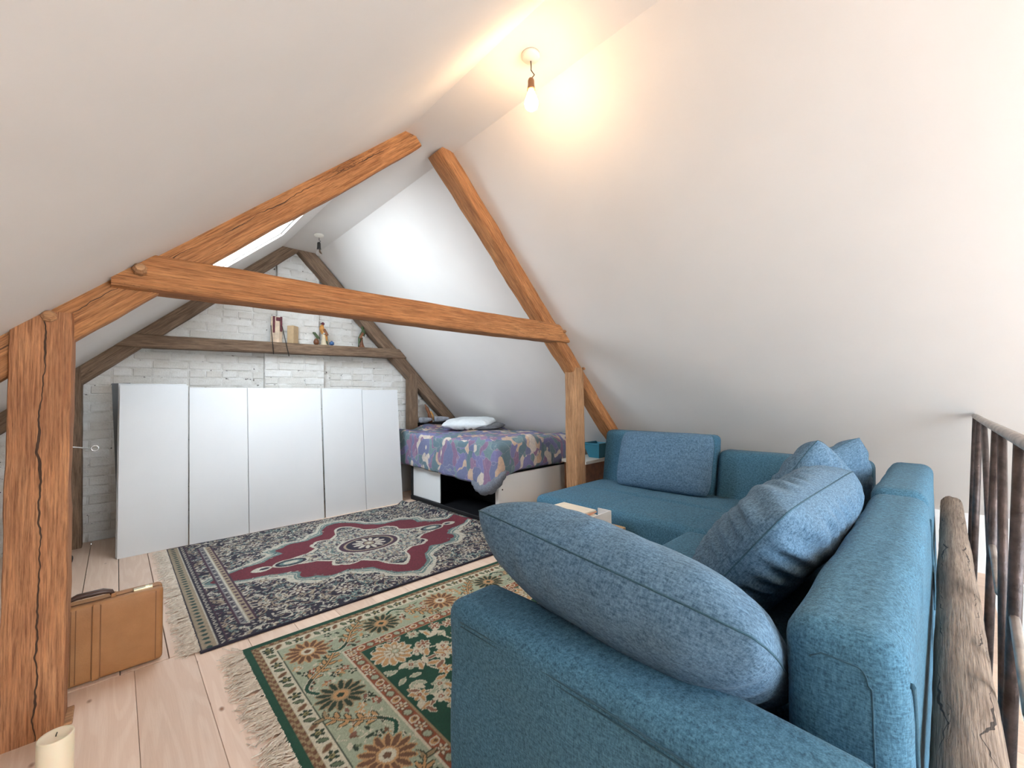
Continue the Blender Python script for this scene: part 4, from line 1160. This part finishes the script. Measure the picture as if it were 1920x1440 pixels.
def shoe(loc, rz, label):
    o = rbox('leather_shoe', (-0.11, -0.04, 0), (0.11, 0.04, 0.075), 0.03, 'clutter_grey', None, (10, 6, 5), lambda p, nn: Vector((p.x, p.y*(1-0.25*abs(p.x)/0.11), p.z*(1 if p.x < 0 else 1-0.5*p.x/0.11)-0.0)))
    o.location = loc; o.rotation_euler = (0, 0, rz); return tag(o, label, 'shoe')
shoe((2.94, 4.725, 0.868), 0.3, 'shiny grey shoe on the black shelf beside the far post')
shoe((3.20, 4.735, 0.868), -0.2, 'grey shoe on the black shelf behind the carved figure')

# side bench under the slope with a teal tub
bn = thing('side_bench', 'low grey-topped bench with slanted dark legs behind the sofa end', 'bench', (3.53, 2.50, 0))
box('top', (-0.30, -0.13, 0.50), (0.20, 0.17, 0.53), 'white_edge', bn, 0.003)
for y_ in (-0.11, 0.13):
    me = pyd('leg', [(-0.28, y_, 0.50), (0.16, y_, 0.50), (0.02, y_, 0.0), (-0.28, y_, 0.0), (-0.28, y_+0.02, 0.50), (0.16, y_+0.02, 0.50), (0.02, y_+0.02, 0.0), (-0.28, y_+0.02, 0.0)],
             [(0, 1, 2, 3), (7, 6, 5, 4), (0, 4, 5, 1), (1, 5, 6, 2), (2, 6, 7, 3), (3, 7, 4, 0)]); fix_normals(me); link('leg', me, 'wood_brown', bn)
def tub():
    t = thing('plastic_tub', 'teal tapered plastic tub on the low bench', 'tub', (3.56, 2.46, 0.531))
    V = []; F = []
    prof = [(0.075, 0.0), (0.118, 0.135), (0.128, 0.137), (0.128, 0.150), (0.112, 0.150), (0.070, 0.006)]
    n = 4; ring = [(-1, -1), (1, -1), (1, 1), (-1, 1)]
    for (r_, z) in prof:
        for (a, b) in ring: V.append((a*r_, b*r_*0.8, z))
    for i in range(len(prof)-1):
        for j in range(4): F.append((i*4+j, i*4+(j+1) % 4, (i+1)*4+(j+1) % 4, (i+1)*4+j))
    F.append((0, 1, 2, 3)); F.append((20, 21, 22, 23))
    me = pyd('shell', V, F); fix_normals(me); link('shell', me, 'tub_teal', t)
tub()

# ------------------------------------------------------------------ briefcase, candle, small things on the floor
bc_ = thing('briefcase', 'tan leather briefcase standing on the floor behind the left post', 'briefcase', (-0.060, 2.505, 0.004))
bw, bh, bd = 0.45, 0.315, 0.10
rbox('lid', (-bw/2, -bd/2, 0), (bw/2, -0.006, bh), 0.016, 'leather_tan', bc_, (8, 4, 8))
rbox('body', (-bw/2, 0.0-0.004, 0), (bw/2, bd/2, bh), 0.016, 'leather_tan', bc_, (8, 4, 8))
box('frame_strip', (-bw/2+0.012, -0.007, 0.004), (bw/2-0.012, -0.003, bh-0.002), 'leather_seam', bc_)
for x_ in (-0.175, -0.062, -0.048, -0.002, 0.024, 0.198):
    box('stitching', (x_, -bd/2-0.0018, 0.012), (x_+0.0028, -bd/2+0.002, bh-0.010), 'leather_seam', bc_)
rbox('strap', (0.001, -bd/2-0.004, 0.004), (0.023, -bd/2+0.004, bh-0.004), 0.002, 'leather_tan', bc_, (3, 3, 6))
hd = tube('handle', [(-0.075, -0.01, bh+0.006), (-0.068, -0.01, bh+0.022), (-0.045, -0.01, bh+0.030), (0.03, -0.01, bh+0.030), (0.055, -0.01, bh+0.022), (0.062, -0.01, bh+0.006)], [0.008, 0.009, 0.012, 0.012, 0.009, 0.008], 'leather_dark', bc_, 10)
for x_ in (-0.085, 0.055): box('handle_loop', (x_, -0.022, bh-0.004), (x_+0.016, 0.004, bh+0.014), 'leather_tan', bc_, 0.002)
for x_ in (-0.19, 0.125):
    lt = box('latch', (x_, -0.026, bh-0.003), (x_+0.065, 0.002, bh+0.008), 'brass', bc_, 0.002)
    box('latch_button', (x_+0.040, -0.020, bh+0.008), (x_+0.052, -0.006, bh+0.013), 'brass', lt)
cn = onz((104.5, 1378), 0.15)
cd = thing('pillar_candle', 'cream pillar candle standing on the floor in front of the left post', 'candle', (cn[0], cn[1], 0))
lathe('wax', [(0.0385, 0), (0.040, 0.004), (0.040, 0.146), (0.0385, 0.150), (0.034, 0.148), (0.02, 0.146), (0.001, 0.1455)], 'wax', cd, 32)
tube('wick', [(0, 0, 0.144), (0.001, 0, 0.150), (0.003, 0.001, 0.156)], 0.0014, 'wick', cd, 6)
bl = rbox('rubber_foot', (-0.035, -0.045, 0), (0.035, 0.045, 0.055), 0.02, 'dark_rubber', None, (5, 5, 4), lambda p, nn: Vector((p.x, p.y, p.z*(1.0 if p.y < 0.01 else 0.8))))
q = onz((131, 1056)); bl.location = (q[0]-0.02, q[1], 0.0275); tag(bl, 'small black rubber object on the floor half hidden by the left post', 'door stop')
box_slot = box('floor_peg', (-0.012, -0.055, 0), (0.012, 0.055, 0.012), 'timber_pale', None, 0.003); q = onz((129, 1345)); box_slot.location = (q[0], q[1], 0); tag(box_slot, 'small wooden wedge on the floor at the foot of the left post', 'wedge')
# thin metal hook reaching out from behind the left post
hk = thing('metal_hook', 'thin metal rod with a round eye sticking out from behind the left post', 'hook', (-0.16, 2.42, 0))
a = Vector(ony((131, 838), 2.40)); b_ = Vector(ony((170, 841), 2.40)); base = Vector((-0.16, 2.42, 0))
tube('rod', [Vector((-0.19, 2.355, a.z+0.004))-base, a-base, b_-base], 0.0025, 'steel', hk, 6)
ring = [b_-base+Vector((0.012+0.011*math.cos(t), 0, 0.011*math.sin(t))) for t in np.linspace(0, 2*math.pi, 14, endpoint=False)]
tube('eye', ring, 0.0025, 'steel', hk, 6, True)

# ------------------------------------------------------------------ hanging bulbs
def pendant(label, x, y, zt, lit, zsock, zb0, zb1, sockmat, lm='bulb_lit'):
    p = thing('pendant_bulb', label, 'lamp', (x, y, zt))
    lathe('ceiling_rose', [(0.001, 0), (0.043, -0.001), (0.044, -0.010), (0.036, -0.020), (0.014, -0.026), (0.004, -0.030)], 'rose_white', p, 28)
    L = zsock-zt
    tube('cord', [(0, 0, -0.028), (0.004, 0.002, -0.028+(L+0.028)*0.3), (-0.001, -0.002, -0.028+(L+0.028)*0.55), (0.013, -0.010, -0.028+(L+0.028)*0.78), (0, 0, L-0.002)], 0.0026, 'cord_brown' if lit else 'bakelite_black', p, 7)
    s1 = zb0-zt
    lathe('socket', [(0.006, L), (0.012, L-0.002), (0.0155, L-0.012), (0.0155, L-0.028), (0.017, s1+0.012), (0.020, s1)], sockmat, p, 20)
    h = zb1-zb0
    prof = [(0.012, 0), (0.0155, h*0.12), (0.024, h*0.36), (0.0315, h*0.58), (0.0325, h*0.70), (0.029, h*0.84), (0.019, h*0.95), (0.001, h)]
    if not lit: prof = [(r*0.9, z) for r, z in prof]
    o = lathe('bulb', [(r, z+s1) for r, z in prof], lm if lit else 'bulb_clear', p, 24)
    return p
q = onz((995, 103), ZS)
pendant('lit bare bulb hanging from a white ceiling rose near the camera', q[0], q[1], ZS, True, 2.655, 2.600, 2.503, 'bakelite_brown')
pendant('lit bare bulb on the ceiling behind the camera', q[0], -2.05, ZS, True, 2.655, 2.600, 2.503, 'bakelite_brown', 'bulb_lit_strong')
q = onz((598, 440), ZS)
pendant('unlit bare bulb hanging from the far end of the ceiling', q[0], q[1], ZS, False, ZS-0.075, ZS-0.145, ZS-0.21, 'bakelite_black')

# ------------------------------------------------------------------ ornaments on the far collar beam
def onbeam(px, y=YF+0.05): p = ony((px, 640), y); return Vector((p[0], y, 1.672+0.050*(p[0]+0.02)/2.70+0.057))
def pxm(n): return n*0.0059
# rolled hanging with a maroon border
b_ = onbeam(518); t = thing('rolled_banner', 'maroon and cream rolled cloth banner standing on the far collar beam', 'banner', b_)
me = pyd('cloth', [(-0.055, -0.01, 0), (-0.02, -0.035, 0), (0.02, -0.03, 0.0), (0.055, -0.005, 0), (-0.05, -0.01, 0.27), (-0.018, -0.035, 0.27), (0.02, -0.03, 0.27), (0.05, -0.005, 0.27),
                   (-0.055, 0.005, 0), (0.055, 0.01, 0), (-0.05, 0.005, 0.27), (0.05, 0.01, 0.27)],
         [(0, 1, 5, 4), (1, 2, 6, 5), (2, 3, 7, 6), (8, 10, 11, 9), (0, 4, 10, 8), (3, 9, 11, 7), (4, 5, 6, 7, 11, 10), (0, 8, 9, 3, 2, 1)]); fix_normals(me)
link('cloth', me, 'scroll_cream', t)
box('border', (-0.040, -0.034, 0.10), (-0.014, -0.026, 0.272), 'maroon', t); box('border', (0.030, -0.034, 0.12), (0.048, -0.018, 0.272), 'maroon', t); box('border', (-0.012, -0.040, 0.225), (0.028, -0.034, 0.262), 'maroon', t)
for (pa, pb, lb) in (((508, 610), (513, 664), 'thin dark stick leaning on the far collar beam beside the banner, the more upright one'), ((529, 612), (542, 668), 'thin dark stick slanting in front of the far collar beam, right of the banner')):
    a, c = Vector(ony(pa, YF-0.045)), Vector(ony(pb, YF-0.045))
    o = tube('dark_stick', [Vector((0, 0, 0)), a-c], 0.0042, 'stick_dark', None, 6); o.location = c; tag(o, lb, 'stick', None)
b_ = onbeam(549); o = box('wooden_block', (-0.046, -0.035, 0), (0.046, 0.035, 0.188), 'wood_block', None, 0.003); o.location = b_; o.rotation_euler = (0, 0, 0.75); tag(o, 'upright pale wooden block on the far collar beam', 'block')
def bird(px, label, flip, bodymat, stand, tall=1.0, standmat='wood_cream'):
    b_ = onbeam(px); t = thing('carved_bird', label, 'ornament', b_, group=None); s = flip
    lathe('stand', stand, standmat, t, 12)
    zt = stand[-1][1]
    tube('body', [(-0.012*s, 0, zt+0.105*tall), (-0.022*s, 0, zt+0.085*tall), (-0.020*s, 0, zt+0.06*tall), (-0.004*s, 0, zt+0.025*tall), (0.020*s, 0, zt-0.01), (0.032*s, 0, zt-0.06), (0.038*s, 0, zt-0.085)],
         [0.012, 0.022, 0.027, 0.030, 0.022, 0.011, 0.004], bodymat, t, 10)
    o = lathe('head', [(0.001, -0.02), (0.014, -0.014), (0.019, 0), (0.014, 0.013), (0.001, 0.019)], 'maroon' if flip > 0 else 'carve_green', t, 12, (-0.010*s, 0, zt+0.118*tall))
    tube('beak', [(-0.024*s, 0, zt+0.118*tall), (-0.046*s, 0, zt+0.112*tall)], [0.006, 0.001], 'wick', t, 6)
    o = rbox('wing', (-0.008, -0.034, -0.05), (0.022, -0.020, 0.03), 0.006, 'wood_brown', t, (3, 3, 5)); o.location = Vector((0.012*s, -0.027, zt+0.02)); o.rotation_euler = (0, -0.5*s, 0)
    lathe('breast', [(0.001, -0.014), (0.012, -0.008), (0.014, 0), (0.001, 0.012)], 'carve_white', t, 10, (-0.004*s, -0.022, zt+0.008))
    tube('tail', [(0.030*s, 0, zt-0.05), (0.042*s, 0, zt-0.12)], [0.010, 0.004], 'carve_green', t, 6)
    return t
bird(607, 'carved orange and green bird on a cream stand, on the far collar beam', 1, 'carve_orange', [(0.042, 0), (0.030, 0.02), (0.022, 0.07), (0.018, 0.125)])
bird(678, 'carved green and white bird on a brown branch, right end of the far collar beam', -1, 'carve_green', [(0.040, 0), (0.024, 0.03), (0.016, 0.07), (0.014, 0.12)], 1.0, 'wood_brown')
b_ = onbeam(593); t = thing('carved_duckling', 'small brown carved bird with raised wings beside the orange bird', 'ornament', b_)
lathe('body', [(0.006, 0), (0.026, 0.012), (0.030, 0.035), (0.020, 0.062), (0.004, 0.075)], 'wood_brown', t, 12)
for i in (0, 1):
    o = rbox('wing', (-0.010, -0.012, 0), (0.010, 0.0, 0.085), 0.005, 'carve_green', t, (3, 3, 5)); o.location = (-0.012+0.014*i, -0.012, 0.075-0.03*i*0+0.03); o.rotation_euler = (0, -0.7, 0)
b_ = onbeam(622); bm = bmesh.new(); bmesh.ops.create_icosphere(bm, subdivisions=1, radius=0.030); me = bpy.data.meshes.new('glazed_ball'); bm.to_mesh(me); bm.free()
o = link('glazed_ball', me, 'blue_glaze'); o.location = b_+Vector((0, 0, 0.028)); tag(o, 'small faceted blue ball on the far collar beam', 'ornament')

# ------------------------------------------------------------------ old log and steel railing beside the sofa
lg = thing('old_log', 'weathered round wooden log on short props between sofa and railing', 'log', (2.3, -0.010, 0))
def log_mesh(L, r, n=90, S=18):
    V = []; F = []
    for i in range(n+1):
        x = -L/2+L*i/n; e = min(1, (min(i, n-i)/3.0+0.55)); rr = r*(1.06-0.10*i/n)*e
        for j in range(S):
            a = 2*math.pi*j/S; k2 = 1+0.06*noise.noise(Vector((x*3, math.cos(a)*1.5, math.sin(a)*1.5)))+0.03*noise.noise(Vector((x*14, math.cos(a)*4, math.sin(a)*4)))
            crack = math.exp(-(((a-1.95-0.25*math.sin(x*3.2)-0.12*math.sin(x*9)+math.pi) % (2*math.pi)-math.pi)/0.09)**2)*0.10
            V.append((x, math.cos(a)*rr*(k2-crack), math.sin(a)*rr*(k2-crack)))
    for i in range(n):
        for j in range(S): F.append((i*S+j, i*S+(j+1) % S, (i+1)*S+(j+1) % S, (i+1)*S+j))
    F.append(tuple(range(S))[::-1]); F.append(tuple(range(n*S, n*S+S)))
    m_ = pyd('trunk', V, F); fix_normals(m_); return m_
o = link('trunk', log_mesh(3.02, 0.050), 'timber_log', lg, True); o.location = (0, 0, 0.455)
for x_ in (-1.2, -0.35, 0.55, 1.25):
    box('prop', (x_-0.03, -0.035, 0), (x_+0.03, 0.035, 0.415), 'timber_log', lg, 0.005)
rl = thing('stair_railing', 'dark steel tube railing with slanted bars along the stairwell', 'railing', (2.2, -0.07, 0))
def RP(x, z): return Vector((x-2.2, -0.052-0.058*z+0.07, z))
tube('handrail', [RP(3.31, 1.018), RP(2.6, 1.025), RP(1.9, 1.035), RP(1.2, 1.045), RP(0.7, 1.05)], 0.0135, 'rail_top', rl, 10)
tube('bottom_rail', [RP(3.5, 0.02), RP(0.7, 0.02)], 0.010, 'rail_metal', rl, 8)
tube('post', [RP(3.26, 0.0), RP(3.26, 1.015)], 0.012, 'rail_metal', rl, 10)
tube('post', [RP(2.93, 0.0), RP(2.93, 1.02)], 0.012, 'rail_metal', rl, 10)
tube('post', [RP(2.02, 0.0), RP(2.02, 1.03)], 0.0115, 'rail_metal', rl, 10)
tube('post', [RP(1.42, 0.0), RP(1.42, 1.04)], 0.0115, 'rail_metal', rl, 10)
tube('post', [RP(0.78, 0.0), RP(0.78, 1.05)], 0.0115, 'rail_metal', rl, 10)
for (xa, za, xb, zb) in ((2.62, 1.02, 2.06, 0.62), (1.84, 1.03, 1.50, 0.30), (1.26, 1.04, 0.95, 0.30)): tube('bar', [RP(xa, za), RP(xb, zb)], 0.0095, 'rail_metal', rl, 8)
for (xa, za, xb, zb) in ((2.02, 0.66, 1.74, 0.60), (1.42, 0.66, 1.16, 0.58)): tube('strut', [RP(xa, za), RP(xb, zb)], 0.0085, 'rail_top', rl, 8)
